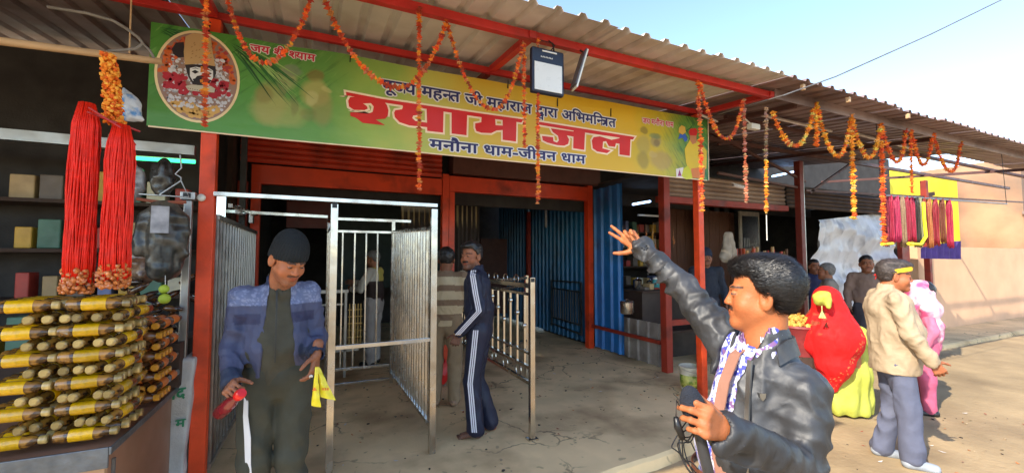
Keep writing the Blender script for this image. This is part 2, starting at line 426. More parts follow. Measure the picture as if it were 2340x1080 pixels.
# roof sheets, one part each
def roofsheets(x0, x1, ye, yb, mm, tilt=0):
    x = x0
    while x < x1-.05:
        m = MB(); dz = .003*(int(round(x/.95)) % 2)+random.uniform(0,.001); dy = random.uniform(-.02,.02)
        corr(m, (x, ye+dy, zr(ye)+.045+dz+tilt*(x-x0)), (1,0,tilt), min(.962, x1-x), (0,1,.12), (yb-ye)*1.007, (0,0,1), pitch=.19)
        m.build('roof_sheet', mm, canopy); x += .95
roofsheets(-.98, 3.77, 2.3, 8.9, M_sheet)
roofsheets(-6.68, -.98, 1.25, 8.9, M_sheet2)  # front reach, out of view, added to shade the stall and platform
roofsheets(-.98, .92, 1.20, 2.31, M_sheet)  # unseen strip added to keep a sun patch off the platform
roofsheets(3.78, 9.5, 2.33, 8.9, M_sheet2)
roofsheets(9.48, 16, 2.33, 3.3, M_sheet2)
# the loose end sheet lapping over at the join
m = MB(); corr(m, (3.30,2.46,zr(2.46)+.10), (1,0,.06), .46, (0,1,.12), .9, (0,0,1)); m.build('loose_sheet', M_sheet, canopy)
for x in (4.02,4.75,5.9):
    MB().box((x,2.33,zr(2.3)-.02),(x+.03,2.36,zr(2.3)+.03)).build('clip', M_wood, canopy)
# truss of the neighbouring shop, seen under the roof
for a, b in (((5.442,4.410,3.271),(11.963,4.410,4.594)),((5.083,4.410,3.493),(7.557,4.410,2.866)),((7.668,4.410,2.684),(10.660,4.410,4.138)),((7.548,4.410,2.714),(16.859,4.410,3.030)),
             ((5.426,4.410,2.835),(7.453,4.410,2.745))):
    MB().beam(a, b, .035, .035).build('truss_bar', M_brst, canopy)
# ================================================================ RED SHOP WITH ROLLING SHUTTERS
shop = thing('shop_room', (1.76, 6.2, 0), 'dark shop room behind the banner with red steel frame and blue sheet side wall', 'shop')
def sb(name, lo, hi, mm, parent=shop, bevel=0): return MB().box(lo, hi).build(name, mm, parent, bevel=bevel)
M_frame = mat('frame_red', lin(226,70,28), .4, var=.15, nscale=4, bump=.06, dirt=lin(110,36,20), dscale=2.5)
sb('frame_post', (-.95,6.16,0), (-.84,6.26,2.52), M_dred); sb('frame_post', (-.80,6.14,0), (-.70,6.24,2.50), M_frame)
sb('frame_post', (1.66,6.12,0), (1.755,6.24,2.82), M_frame); sb('frame_post', (1.765,6.13,0), (1.85,6.24,2.56), M_frame)
sb('frame_post', (4.27,6.12,0), (4.37,6.24,2.84), M_frame)
sb('frame_beam', (-.80,6.13,2.50), (1.65,6.22,2.74), M_frame); sb('frame_beam', (1.76,6.12,2.565), (4.265,6.22,2.80), M_frame)
sb('shutter_hood', (1.80,6.06,2.83), (4.5,6.36,3.2), mat('brown_hood', lin(98,56,44), .5, var=.2), bevel=.01)
M_shut = mat('shutter_slat_red', lin(206,64,36), .42, var=.18, nscale=5, bump=.05, dirt=lin(100,36,24), dscale=2)
for i in range(6):
    z = 2.76+i*.075
    m = MB(); N = 6
    vs = []
    for x in (-.92,1.64):
        for k in range(N+1):
            t = math.pi*k/N; vs.append((x, 6.12-.03*math.sin(t), z+.072*(k/N)))
    m.add(vs, [(k, N+1+k, N+2+k, k+1) for k in range(N)])
    m.build('shutter_slat', M_shut, shop, smooth=True)
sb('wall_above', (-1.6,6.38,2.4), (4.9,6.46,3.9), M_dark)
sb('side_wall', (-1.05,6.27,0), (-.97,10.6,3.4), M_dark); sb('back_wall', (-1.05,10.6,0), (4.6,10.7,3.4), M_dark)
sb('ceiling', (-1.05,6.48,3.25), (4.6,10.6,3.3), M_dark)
sb('dark_pipe', (-.86,5.72,0), (-.80,5.78,3.3), mat('dark_grey_pipe', lin(66,66,68), .5)); 
# left gap: dark partition between post and frame
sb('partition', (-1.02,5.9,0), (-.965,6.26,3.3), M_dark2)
for i, (y0, y1) in enumerate(((6.27,7.07),(7.07,7.87),(7.87,8.67),(8.67,9.47),(9.47,10.4))):
    m = MB(); corr(m, (4.39,y0,.05), (0,1,0), y1-y0-.004, (0,0,1), 3.0, (-1,0,0), pitch=.16, dep=.03, top=.03, base=.06); m.build('wall_sheet', M_teal, shop)
for i, (y0, y1) in enumerate(((5.36,5.80),(5.80,6.12))):
    m = MB(); corr(m, (4.40,y0,.03), (0,1,0), y1-y0-.004, (0,0,1), 2.73, (-1,0,0), pitch=.2, dep=.035, top=.04, base=.09); m.build('wall_sheet', M_blue, shop)
for i, (y0, y1) in enumerate(((4.50,4.93),(4.93,5.355))):
    m = MB(); corr(m, (4.40,y0,.03), (0,1,0), y1-y0-.004, (0,0,1), .60, (-1,0,0), pitch=.21, dep=.03, top=.03, base=.05); m.build('wall_sheet', M_greysh, shop)
sb('rail', (4.31,4.50,.36), (4.355,6.11,.41), M_dred); sb('rail', (4.40,5.4,1.18), (4.43,6.1,1.21), M_dark)
sb('inner_post', (4.24,8.42,0), (4.32,8.50,2.6), M_dred)
sb('dark_door', (3.30,8.9,.3), (3.95,8.96,2.0), mat('maroon_door', lin(70,38,30), .6))
sb('upper_board', (-.45,6.9,2.0),(.15,6.95,2.5), mat('maroon_board', lin(90,34,28), .6))
sb('green_board', (.2,8.3,1.0),(2.6,8.35,3.0), mat('dark_green_board', lin(40,58,52), .6))
# striped curtains hanging in the doorways
M_curt = mat('curtain_cloth', attr=True, rough=.85, var=.15, bump=.1)
def curtain(x0, x1, y, z0, z1, nm, label, base=(.045,.035,.03), gold=(.42,.32,.16), cream=(.5,.46,.36), bandz=.16):
    m = MB(); n = int((x1-x0)/.012); vs = []; cs = []
    zs = [z1-(z1-z0)*k/12 for k in range(13)]
    for i in range(n+1):
        x = x0+(x1-x0)*i/n; dy = .022*math.sin(i*1.05)+.01*math.sin(i*.37)
        for k, z in enumerate(zs):
            vs.append((x, y+dy*(1+.4*k/12), z))
            st = (i % 7) in (2, 3)
            c = gold if (st and z > z1-.45) else base
            if abs(z-(z1-.24)) < .04: c = cream
            cs.append(c)
    o = len(m.v); m.v += vs; m.cols += cs; m.f += [(i*13+k, (i+1)*13+k, (i+1)*13+k+1, i*13+k+1) for i in range(n) for k in range(12)]; m.mi += [0]*(n*12)
    ob = m.build(nm, M_curt, smooth=True, attr=True); tag(ob, label, 'curtain', 'curtains in the shop doorways')
curtain(1.15, 1.64, 6.7, 1.3, 2.60, 'curtain', 'dark curtain with gold stripes left of the central red door post')
curtain(1.95, 2.45, 6.7, .9, 2.62, 'curtain', 'dark curtain with gold stripes right of the central red door post')
# ================================================================ NEIGHBOUR SHOP
nb = thing('neighbour_shop', (4.5,4.6,0), 'open neighbouring shop with beige rolled shutter and dark shelves of goods', 'shop')
M_beige = mat('beige_shutter', lin(150,124,104), .5, var=.15, dirt=lin(96,72,60), dscale=2)
M_plank = mat('brown_plank', lin(124,82,60), .65, var=.3, nscale=3, stretch=(6,6,.6), bump=.15, dirt=lin(78,48,38))
for i in range(5):
    z = 2.46+i*.07
    m = MB(); vs = []
    for x in (4.45,7.30):
        for k in range(6): vs.append((x, 4.62-.028*math.sin(math.pi*k/5), z+.068*k/5))
    m.add(vs, [(k, 6+k, 7+k, k+1) for k in range(5)]); m.build('shutter_slat', M_beige, nb, smooth=True)
for i in range(5):
    z = 2.46+i*.07
    m = MB(); vs = []
    for x in (7.5,11.5):
        for k in range(6): vs.append((x, 4.72-.028*math.sin(math.pi*k/5), z+.068*k/5))
    m.add(vs, [(k, 6+k, 7+k, k+1) for k in range(5)]); m.build('shutter_slat', M_dark2, nb, smooth=True)
def nbx(name, lo, hi, mm, bevel=0): return MB().box(lo, hi).build(name, mm, nb, bevel=bevel)
nbx('lintel', (4.43,4.55,2.36), (7.31,4.66,2.45), M_dred)
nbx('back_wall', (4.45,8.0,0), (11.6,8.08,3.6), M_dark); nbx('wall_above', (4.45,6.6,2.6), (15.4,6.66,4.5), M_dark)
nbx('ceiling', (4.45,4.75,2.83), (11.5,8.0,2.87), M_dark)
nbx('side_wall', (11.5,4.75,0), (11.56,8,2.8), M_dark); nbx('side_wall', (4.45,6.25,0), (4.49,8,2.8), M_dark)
for z in (.95,1.35,1.75,2.1): nbx('shelf', (4.6,7.2,z), (7.4,7.5,z+.03), M_dark2)
nbx('counter', (4.50,5.05,.0), (6.4,5.55,1.02), mat('counter_dark', lin(58,44,38), .5)); nbx('counter_top', (4.47,5.0,1.023), (6.45,5.6,1.055), M_dark2, .005)
nbx('ledge', (4.46,4.62,.46), (5.6,5.03,.50), M_dark2)
nbx('rail', (4.44,4.41,.62), (5.9,4.46,.70), M_dred)
nbx('counter', (6.2,4.75,0), (7.28,5.3,.95), M_plank); 
for i in range(9):
    x = 6.9+i*.13
    MB().box((x,6.9+.01*(i % 2),.0),(x+.126,6.94+.01*(i % 2),2.75)).build('plank', M_plank, nb)
for i in range(16):
    x = 7.5+i*.16
    if x < 8.6: MB().box((x,6.6+.01*(i % 2),.0),(x+.155,6.64+.01*(i % 2),2.75)).build('plank', M_plank, nb)
nbx('tube_bracket', (5.3,6.0,2.33), (5.9,6.03,2.36), M_white)
# window frame inside
wf = thing('window_frame', (8.676,6.300,1.553), 'cream framed cabinet window in the neighbouring shop above the pointing man', 'window')
a = (8.407,6.300,2.594); b = (9.057,6.300,1.553)
MB().box((a[0],6.30,b[2]),(b[0],6.34,a[2])).build('frame', mat('cream_paint', lin(196,182,160), .6), wf)
MB().box((a[0]+.07,6.29,b[2]+.22),(b[0]-.06,6.298,a[2]-.1)).build('pane', mat('dark_glass', (.02,.02,.025), .15), wf)
for i in range(4): MB().tube([(a[0]+.1+i*.05,6.28,b[2]+.25),(a[0]+.1+i*.05,6.28,b[2]+.45)], .005, 5).build('bar', M_white, wf)
# ================================================================ STEEL QUEUE CAGE
T = .042
def tube_sq(m, a, b, w=T, up=(0,0,1), h=None): return m.beam(a, b, w, h, up)
cage = thing('queue_cage', (.47,4.45,0), 'tall stainless steel queue cage with barred sides behind the blue jacket man', 'railing')
def cg(name, a, b, w=T, h=None, mm=None): return MB().beam(a, b, w, h).build(name, mm or M_steel, cage, bevel=.002)
cg('post', (.095,3.40,0), (.095,3.40,1.955), .05); cg('post', (.85,3.40,0), (.85,3.40,1.955), .05)
cg('post', (.10,5.50,0), (.10,5.50,1.93)); cg('post', (.85,5.50,0), (.85,5.50,2.03))
cg('top_rail', (-.655,3.40,1.985), (.875,3.40,1.985), .045, .03)
MB().box((.078,3.372,1.925),(.112,3.377,1.962)).build('tube_end', M_black, cage)
cg('rail', (.12,3.40,.893), (.825,3.40,.897), .03)
cg('rail', (-.95,5.50,2.07), (.08,5.50,2.05), .035); cg('rail', (.125,5.50,2.03), (1.07,5.50,2.03), .035)
for z in (1.88,.225,.05): cg('rail', (.125,5.50,z), (.825,5.50,z), .03)
for x in (.253,.392,.525,.66): cg('bar', (x,5.50,.24), (x,5.50,1.865), .018)
cg('side_rail', (.85,3.43,1.80), (.85,5.47,1.89), .03); cg('side_rail', (.85,3.43,.20), (.85,5.47,.12), .03); 
cg('side_rail', (.095,3.43,1.80), (.095,5.47,1.86), .03); cg('side_rail', (.095,3.43,.20), (.095,5.47,.12), .03)
for i in range(17):
    y = 3.52+i*.115; t = (y-3.43)/2.04
    cg('bar', (.85,y,.215-.08*t), (.85,y,1.785+.09*t), .022, .03)
    cg('bar', (.095,y,.215-.08*t), (.095,y,1.785+.06*t), .022, .03)
cg('bracket', (.095,5.0,1.90), (.095,5.4,1.98), .05, .08)
# inner short railing seen through the bars
ir = thing('inner_railing', (.3,6.0,0), 'low steel railing with cross pattern inside the shop behind the cage bars', 'railing')
for a, b, w in (((.02,6.0,1.12),(.36,6.0,1.12),.04),((.02,6.0,.95),(.3,6.0,.95),.02),((.02,6.0,.35),(.5,6.0,.35),.03),((.33,6.0,0),(.33,6.0,1.1),.03)):
    MB().beam(a, b, w).build('rail', M_steel2, ir)
for i in range(5): MB().beam((.38+i*.035,6.0,.37),(.38+i*.035,6.0,.95),.01).build('bar', mat('brass', (.5,.35,.14), .35, metal=1), ir)
for i in range(6): MB().beam((.36,6.01,.42+i*.09),(.54,6.01,.42+i*.09),.01).build('bar', MC['brass'], ir)
# left fence of the lane
lf = thing('side_railing', (-.66,4.5,0), 'barred steel side fence with dull bars just right of the left orange post', 'railing')
for z in (1.84,.14): MB().beam((-.66,3.52,z),(-.66,5.5,z),.035).build('rail', M_steel2, lf)
for i in range(17): MB().beam((-.66,3.56+i*.118,.16),(-.66,3.56+i*.118,1.82),.024,.03).build('bar', M_steel2, lf)
MB().box((-.69,4.4,1.95),(-.655,4.56,2.02)).build('bracket', M_steel2, lf); MB().box((-.69,5.2,1.93),(-.655,5.32,2.04)).build('bracket', M_steel2, lf)
MB().beam((-.66,4.0,1.975),(-.66,5.5,2.04),.03).build('rail', M_steel, lf)
# thin bare steel post beside the orange post
sp = thing('steel_post', (-.80,3.40,0), 'thin bare steel post beside the left orange post with a bright weld end', 'post')
MB().box((-.815,3.38,0),(-.772,3.42,1.93)).build('post', M_steel2, sp, bevel=.003)
MB().box((-.832,3.36,1.935),(-.752,3.44,1.985)).build('tube_end', M_steel2, sp, bevel=.003); MB().box((-.815,3.355,1.945),(-.775,3.359,1.978)).build('opening', M_black, sp)
MB().lathe((-.725,3.395,1.955), [(.0,-.02),(.022,-.012),(.026,0),(.02,.01),(.0,.012)], 12, (0,1,0)).build('weld_cap', M_white, sp, smooth=True)
# ornate low barrier on the right
M_gold = mat('polished_steel_warm', (.66,.60,.52), .2, metal=1, var=.12, nscale=6, bump=.02)
br = thing('ornate_barrier', (1.69,3.28,0), 'ornate waist high steel barrier with ball studded bars right of the tracksuit man', 'railing')
def bb(n, a, b, w=.03, h=None, mm=None): MB().beam(a, b, w, h).build(n, mm or M_gold, br, bevel=.002)
bb('post', (1.69,3.28,.02), (1.69,3.28,1.385), .045); MB().box((1.672,3.256,1.345),(1.708,3.2575,1.378)).build('tube_end', M_black, br)
MB().box((1.65,3.25,0),(1.74,3.33,.014)).build('foot_plate', M_gold, br)
bb('post', (1.69,5.3,.02), (1.69,5.3,1.36), .045)
for z, w in ((1.31,.04),(1.235,.025),(.60,.03),(.47,.03),(.72,.02)): bb('rail', (1.69,3.305,z), (1.69,5.28,z), w)
for i in range(12):
    y = 3.42+i*.155
    m = MB(); m.beam((1.69,y,.61), (1.69,y,1.225), .018)
    zb = .95+.1*(i % 3); m.blob((1.69,y,zb), .024, 2, 0); m.blob((1.69,y,.74), .016, 1, 0)
    m.build('bar', M_gold, br)
for i in range(6):
    y = 3.55+i*.3; m = MB()
    m.tube([(1.69,y+.055*math.cos(t*math.pi/8),.535+.055*math.sin(t*math.pi/8)) for t in range(17)], .006, 6); m.build('ring', M_gold, br)
m = MB()
for i in range(7):
    y = 3.6+i*.25
    m.tube([(1.69,y+.05*math.cos(t*math.pi/8),1.36+.04*math.sin(t*math.pi/8)) for t in range(17)], .006, 6)
m.build('scroll', M_gold, br)
br2 = thing('second_barrier', (2.1,4.6,0), 'second steel barrier rails crossing just behind the ornate barrier', 'railing')
for a, b, w in (((1.72,4.35,1.30),(2.45,4.9,1.30),.035),((1.72,4.35,1.20),(2.45,4.9,1.20),.02),((2.45,4.9,0),(2.45,4.9,1.33),.04),((1.72,4.35,.5),(2.45,4.9,.5),.03)):
    MB().beam(a, b, w).build('rail', M_gold, br2)
# dark gate leaning on the blue wall
dg = thing('steel_gate', (4.28,6.9,0), 'dark steel gate leaning on the blue wall inside the shop', 'gate')
M_gun = mat('gun_steel', (.16,.17,.17), .35, metal=.9, var=.2)
for a, b in (((4.28,6.37,.18),(4.28,6.37,1.12)),((4.28,7.43,.20),(4.28,7.43,1.11)),((4.28,6.39,1.12),(4.28,7.41,1.11)),((4.28,6.39,.2),(4.28,7.41,.25)),((4.28,6.39,.95),(4.28,7.41,.96)),((4.28,6.39,.36),(4.28,7.41,.38))):
    MB().beam(a, b, .03).build('rail', M_gun, dg)
for i in range(11): MB().beam((4.28,6.46+i*.089,.38),(4.28,6.46+i*.089,.94),.016).build('bar', M_steel2, dg)
# ================================================================ BANNER
YB = 3.395
ban = thing('banner', (1.5,YB,2.40), 'long yellow and green printed banner with red and blue Hindi lettering and oval portrait', 'banner')
SOFT = [(-0.349,2.655,0.113,0.152,lin(150,150,86),0.80),
 (-0.280,2.602,0.193,0.111,lin(164,166,96),0.60),
 (-0.244,2.856,0.073,0.097,lin(160,164,112),0.85),
 (-0.209,2.921,0.068,0.045,lin(122,140,110),0.80),
 (-0.208,2.850,0.020,0.013,lin(90,96,66),0.60),
 (-0.262,2.782,0.033,0.071,lin(120,124,80),0.60),
 (-0.192,2.664,0.028,0.084,lin(116,116,66),0.50),
 (-0.391,2.712,0.059,0.069,lin(132,120,62),0.55),
 (-0.059,2.910,0.065,0.053,lin(128,112,60),0.75),
 (-0.050,2.769,0.100,0.112,lin(172,166,98),0.80),
 (-0.000,2.660,0.077,0.133,lin(150,140,80),0.60),
 (-0.078,2.731,0.041,0.059,lin(188,184,124),0.60),
 (0.018,2.813,0.042,0.023,lin(190,186,120),0.60),
 (-0.096,2.606,0.064,0.052,lin(120,116,66),0.40),
 (3.085,2.897,0.054,0.038,lin(140,120,44),0.80),
 (3.082,2.747,0.107,0.103,lin(178,158,70),0.80),
 (3.067,2.583,0.094,0.102,lin(150,132,56),0.70),
 (3.252,2.805,0.074,0.076,lin(160,140,80),0.85),
 (3.241,2.860,0.086,0.029,lin(110,130,80),0.70),
 (3.263,2.787,0.043,0.048,lin(116,96,58),0.60),
 (3.321,2.603,0.161,0.105,lin(178,150,84),0.75),
 (3.212,2.658,0.061,0.038,lin(196,172,104),0.60)]
def banner_mat():
    m = bpy.data.materials.new('banner_print'); m.use_nodes = True; n = m.node_tree.nodes; l = m.node_tree.links; b = n['Principled BSDF']
    tc = n.new('ShaderNodeTexCoord'); sx = n.new('ShaderNodeSeparateXYZ'); l.new(tc.outputs['Object'], sx.inputs[0])
    def ns(sc, st=(1,1,1), rot=0, det=4):
        m0 = n.new('ShaderNodeMapping'); m0.inputs['Rotation'].default_value = (0, rot, 0); l.new(tc.outputs['Object'], m0.inputs[0])
        mp = n.new('ShaderNodeMapping'); mp.inputs['Scale'].default_value = st
        l.new(m0.outputs[0], mp.inputs[0]); t = n.new('ShaderNodeTexNoise'); t.inputs['Scale'].default_value = sc; t.inputs['Detail'].default_value = det
        l.new(mp.outputs[0], t.inputs[0]); return t.outputs[0]
    ad = n.new('ShaderNodeMath'); ad.operation = 'MULTIPLY_ADD'; l.new(ns(2.2), ad.inputs[0]); ad.inputs[1].default_value = .9; l.new(sx.outputs[0], ad.inputs[2])
    r = n.new('ShaderNodeValToRGB'); mr = n.new('ShaderNodeMapRange'); l.new(ad.outputs[0], mr.inputs[0])
    mr.inputs[1].default_value = -2.3; mr.inputs[2].default_value = 3.2; l.new(mr.outputs[0], r.inputs[0])
    e = r.color_ramp.elements
    stops = [(0, lin(72,128,46)), (.10, lin(80,146,60)), (.22, lin(96,150,70)), (.31, lin(150,180,84)), (.38, lin(196,190,86)), (.46, lin(214,180,60)), (.60, lin(216,172,34)), (.76, lin(218,176,30)), (.84, lin(196,180,44)), (.90, lin(104,150,60)), (.96, lin(34,112,54)), (1.0, lin(30,100,56))]
    e[0].position = stops[0][0]; e[0].color = (*stops[0][1], 1); e[1].position = 1; e[1].color = (*stops[-1][1], 1)
    for p, c in stops[1:-1]: q = e.new(p); q.color = (*c, 1)
    def mixc(fac, A, c, mode='MIX'):
        t = n.new('ShaderNodeMix'); t.data_type = 'RGBA'; t.blend_type = mode; l.new(fac, t.inputs[0]); l.new(A, t.inputs[6])
        t.inputs[7].default_value = (*c, 1); return t.outputs[2]
    def rng(s, a, b_, lo=0, hi=1):
        t = n.new('ShaderNodeMapRange'); l.new(s, t.inputs[0]); t.inputs[1].default_value = a; t.inputs[2].default_value = b_; t.inputs[3].default_value = lo; t.inputs[4].default_value = hi; return t.outputs[0]
    def mul(a, b_):
        t = n.new('ShaderNodeMath'); t.operation = 'MULTIPLY'; l.new(a, t.inputs[0]); l.new(b_, t.inputs[1]); return t.outputs[0]
    c = r.outputs[0]
    # printed palm leaf streaks at both ends, pale streaks over them
    leftm = mul(rng(sx.outputs[0], -1.2, -1.7), rng(sx.outputs[2], .12, .5)); rightm = rng(sx.outputs[0], 1.75, 2.3)
    c = mixc(mul(rng(ns(4, (1,1,9), .75), .54, .66, 0, .6), leftm), c, lin(24,70,34))
    c = mixc(mul(rng(ns(5, (1,1,7), .95), .58, .72, 0, .5), leftm), c, lin(150,190,110))
    c = mixc(mul(rng(ns(5, (8,1,1), .6), .5, .6, 0, .7), rightm), c, lin(20,78,52))
    c = mixc(mul(rng(ns(6, (7,1,1), .9), .56, .66, 0, .6), rightm), c, lin(150,190,70))
    # faded printed figures: soft ellipses (x, z, half sizes, ink, strength) on the print
    wob = ns(5, det=3); wv = n.new('ShaderNodeVectorMath'); wv.operation = 'SCALE'; 
    cw = n.new('ShaderNodeCombineXYZ'); l.new(wob, cw.inputs[0]); l.new(ns(6.3, det=3), cw.inputs[2]); l.new(cw.outputs[0], wv.inputs[0]); wv.inputs['Scale'].default_value = .07
    av = n.new('ShaderNodeVectorMath'); av.operation = 'ADD'; l.new(tc.outputs['Object'], av.inputs[0]); l.new(wv.outputs[0], av.inputs[1])
    def soft(c, x, z, rx, rz, ink, st):
        mp = n.new('ShaderNodeMapping'); mp.inputs['Location'].default_value = (-(x-1.5+.035)/rx, 0, -(z-2.40+.035)/rz); mp.inputs['Scale'].default_value = (1/rx, 0, 1/rz)
        l.new(av.outputs[0], mp.inputs[0]); ln = n.new('ShaderNodeVectorMath'); ln.operation = 'LENGTH'; l.new(mp.outputs[0], ln.inputs[0])
        return mixc(rng(ln.outputs['Value'], 1.12, .72, 0, st), c, ink)
    for q in SOFT: c = soft(c, *q)
    l.new(c, b.inputs['Base Color']); b.inputs['Roughness'].default_value = .38
    bp = n.new('ShaderNodeBump'); bp.inputs['Strength'].default_value = .25; bp.inputs['Distance'].default_value = .05; l.new(ns(1.6, (1,1,2.5)), bp.inputs['Height']); l.new(bp.outputs[0], b.inputs['Normal'])
    return m
bt = [(-1.03,3.088),(-.6,3.100),(-.2,3.098),(.09,3.118),(.7,3.112),(1.3,3.124),(1.75,3.122),(2.0,3.130),(2.4,3.128),(2.63,3.138),(3.2,3.136),(4.045,3.146)]
bo = [(-1.02,2.402),(-.3,2.404),(.4,2.415),(1.2,2.420),(2.0,2.428),(2.9,2.434),(4.0,2.440)]
def interp(t, x):
    for (a, b) in zip(t[:-1], t[1:]):
        if x <= b[0]: return a[1]+(b[1]-a[1])*(x-a[0])/(b[0]-a[0])
    return t[-1][1]
m = MB(); N = 60; vs = []
for i in range(N+1):
    x = -1.03+5.06*i/N
    for k in range(5): 
        z0, z1 = interp(bo, x), interp(bt, x); vs.append((x, YB+.0015, z0+(z1-z0)*k/4))
for i in range(N+1):
    x = -1.03+5.06*i/N
    for k in range(5):
        z0, z1 = interp(bo, x), interp(bt, x); vs.append((x, YB+.0025, z0+(z1-z0)*k/4))
fs = [(i*5+k,(i+1)*5+k,(i+1)*5+k+1,i*5+k+1) for i in range(N) for k in range(4)]; o5 = 5*(N+1)
fs += [tuple(o5+q for q in f[::-1]) for f in fs]
fs += [(i*5, o5+i*5, o5+(i+1)*5, (i+1)*5) for i in range(N)]
m.add(vs, fs); m.build('cloth', banner_mat(), ban)
def ink(name, c, r=.42): return mat('print_'+name, c, r, var=.1, nscale=3, bump=0)
I_red = ink('red', lin(214,32,26)); I_cream = ink('cream', lin(250,226,196)); I_blue = ink('navy', lin(34,34,98)); I_wh = ink('white', lin(232,230,228)); I_pink = ink('rose', lin(206,40,70))
LY = [0]
def curve_mesh(splines, off, y):
    """closed (x,z) outlines -> filled flat print at depth y"""
    c = bpy.data.curves.new('t', 'CURVE'); c.dimensions = '2D'; c.fill_mode = 'BOTH'; c.offset = off
    for pts in splines:
        s = c.splines.new('POLY'); s.points.add(len(pts)-1); s.use_cyclic_u = True
        for q, p in zip(s.points, pts): q.co = (p[0], p[1], 0, 1)
    o = bpy.data.objects.new('t', c); COL.objects.link(o); bpy.context.view_layer.update()
    me = o.evaluated_get(bpy.context.evaluated_depsgraph_get()).to_mesh()
    V = [(v.co.x, v.co.y) for v in me.vertices]; F = [tuple(p.vertices) for p in me.polygons]
    bpy.data.objects.remove(o); bpy.data.curves.remove(c); return V, F
def area2(pts): return sum(a[0]*b[1]-b[0]*a[1] for a, b in zip(pts, pts[1:]+pts[:1]))
def flat(m, pts, lay, mi=0, off=0):
    pts = list(pts)
    if area2(pts) < 0: pts = pts[::-1]
    V, F = curve_mesh([pts], off, 0) if off else (pts, None)
    if F is None:
        from mathutils.geometry import tessellate_polygon
        F = tessellate_polygon([[Vector((p[0], p[1], 0)) for p in pts]])
    y = YB-.0004*lay; FF = []
    for f in F:
        n = (V[f[1]][0]-V[f[0]][0])*(V[f[2]][1]-V[f[0]][1])-(V[f[2]][0]-V[f[0]][0])*(V[f[1]][1]-V[f[0]][1])
        FF.append(tuple(f) if n > 0 else tuple(f)[::-1])
    m.add([(p[0], y, p[1]) for p in V], FF, mi)
head_polys = [
 [(0.157,2.820),(0.426,2.808),(0.461,2.763),(0.473,2.725),(0.469,2.678),(0.449,2.653),(0.378,2.636),(0.450,2.600),(0.356,2.598),(0.283,2.596),(0.231,2.630),(0.192,2.638),(0.190,2.666),(0.217,2.670),(0.321,2.674),(0.354,2.693),(0.361,2.737),(0.340,2.761),(0.281,2.749),(0.310,2.733),(0.317,2.713),(0.294,2.699),(0.217,2.689),(0.181,2.709),(0.174,2.753),(0.186,2.783),(0.221,2.792),(0.160,2.794)],
 [(0.413,2.808),(1.201,2.812),(1.670,2.818),(1.648,2.785),(1.202,2.779),(0.427,2.781)],
 [(0.572,2.802),(0.711,2.802),(0.712,2.720),(0.669,2.710),(0.662,2.687),(0.687,2.668),(0.790,2.666),(0.790,2.629),(0.638,2.624),(0.560,2.640),(0.524,2.675),(0.517,2.710),(0.527,2.733),(0.579,2.748),(0.586,2.771)],
 [(0.777,2.801),(0.921,2.800),(0.918,2.600),(0.785,2.598)],
 [(0.990,2.798),(1.129,2.800),(1.124,2.603),(0.992,2.602)],
 [(1.262,2.805),(1.388,2.803),(1.393,2.727),(1.466,2.733),(1.466,2.693),(1.401,2.680),(1.351,2.650),(1.259,2.642),(1.213,2.652),(1.202,2.678),(1.202,2.717),(1.258,2.735)],
 [(1.461,2.809),(1.598,2.808),(1.593,2.603),(1.462,2.604)],
 [(1.822,2.818),(2.957,2.812),(2.933,2.781),(2.336,2.780),(1.831,2.790)],
 [(1.955,2.772),(2.212,2.774),(2.212,2.723),(2.131,2.726),(2.156,2.690),(2.146,2.646),(2.101,2.623),(2.022,2.619),(1.916,2.632),(1.868,2.648),(1.859,2.689),(1.979,2.691),(1.983,2.653),(2.022,2.645),(2.042,2.668),(2.032,2.710),(1.974,2.741)],
 [(2.208,2.801),(2.341,2.801),(2.329,2.607),(2.201,2.609)],
 [(2.419,2.713),(2.441,2.747),(2.516,2.765),(2.659,2.746),(2.766,2.777),(2.765,2.717),(2.714,2.718),(2.702,2.678),(2.624,2.678),(2.592,2.724),(2.554,2.715),(2.547,2.647),(2.646,2.635),(2.601,2.603),(2.482,2.608),(2.429,2.634)],
 [(2.760,2.799),(2.904,2.798),(2.889,2.605),(2.757,2.606)]]
m = MB()
for i, p in enumerate(head_polys): flat(m, p, 4+i*.2, 0, .016)
m.build('headline_outline', I_cream, ban)
m = MB()
for i, p in enumerate(head_polys): flat(m, p, 8+i*.2, 0)
m.build('headline', I_red, ban)
# Devanagari glyphs from the font that ships with Blender; conjuncts are cut and joined by hand
GC = {}
def glyph(ch, off):
    if (ch, off) in GC: return GC[(ch, off)]
    if ch in POLYG:
        V = []; F = []
        for p in POLYG[ch]:
            if area2(p) < 0: p = p[::-1]
            v, f = curve_mesh([p], off, 0); F += [tuple(i+len(V) for i in q) for q in f]; V += v
    else:
        c = bpy.data.curves.new('t', 'FONT'); c.body = ch; c.offset = off
        o = bpy.data.objects.new('t', c); COL.objects.link(o); bpy.context.view_layer.update()
        me = o.evaluated_get(bpy.context.evaluated_depsgraph_get()).to_mesh()
        V = [(v.co.x, v.co.y) for v in me.vertices]; F = [tuple(p.vertices) for p in me.polygons]
        bpy.data.objects.remove(o); bpy.data.curves.remove(c)
    GC[(ch, off)] = (V, F); return V, F
POLYG = {'TRA': [[(-.02,.552),(.56,.552),(.56,.622),(-.02,.622)], [(.33,0),(.42,0),(.42,.58),(.33,.58)], [(.02,.34),(.36,.34),(.36,.42),(.02,.42)], [(.05,.36),(.14,.40),(.36,.30),(.36,.20),(.12,.02),(.05,.08),(.27,.27)]],
         'RS': [[(-.02,.0),(.06,-.04),(.17,.13),(.17,.24),(.10,.22)]]}
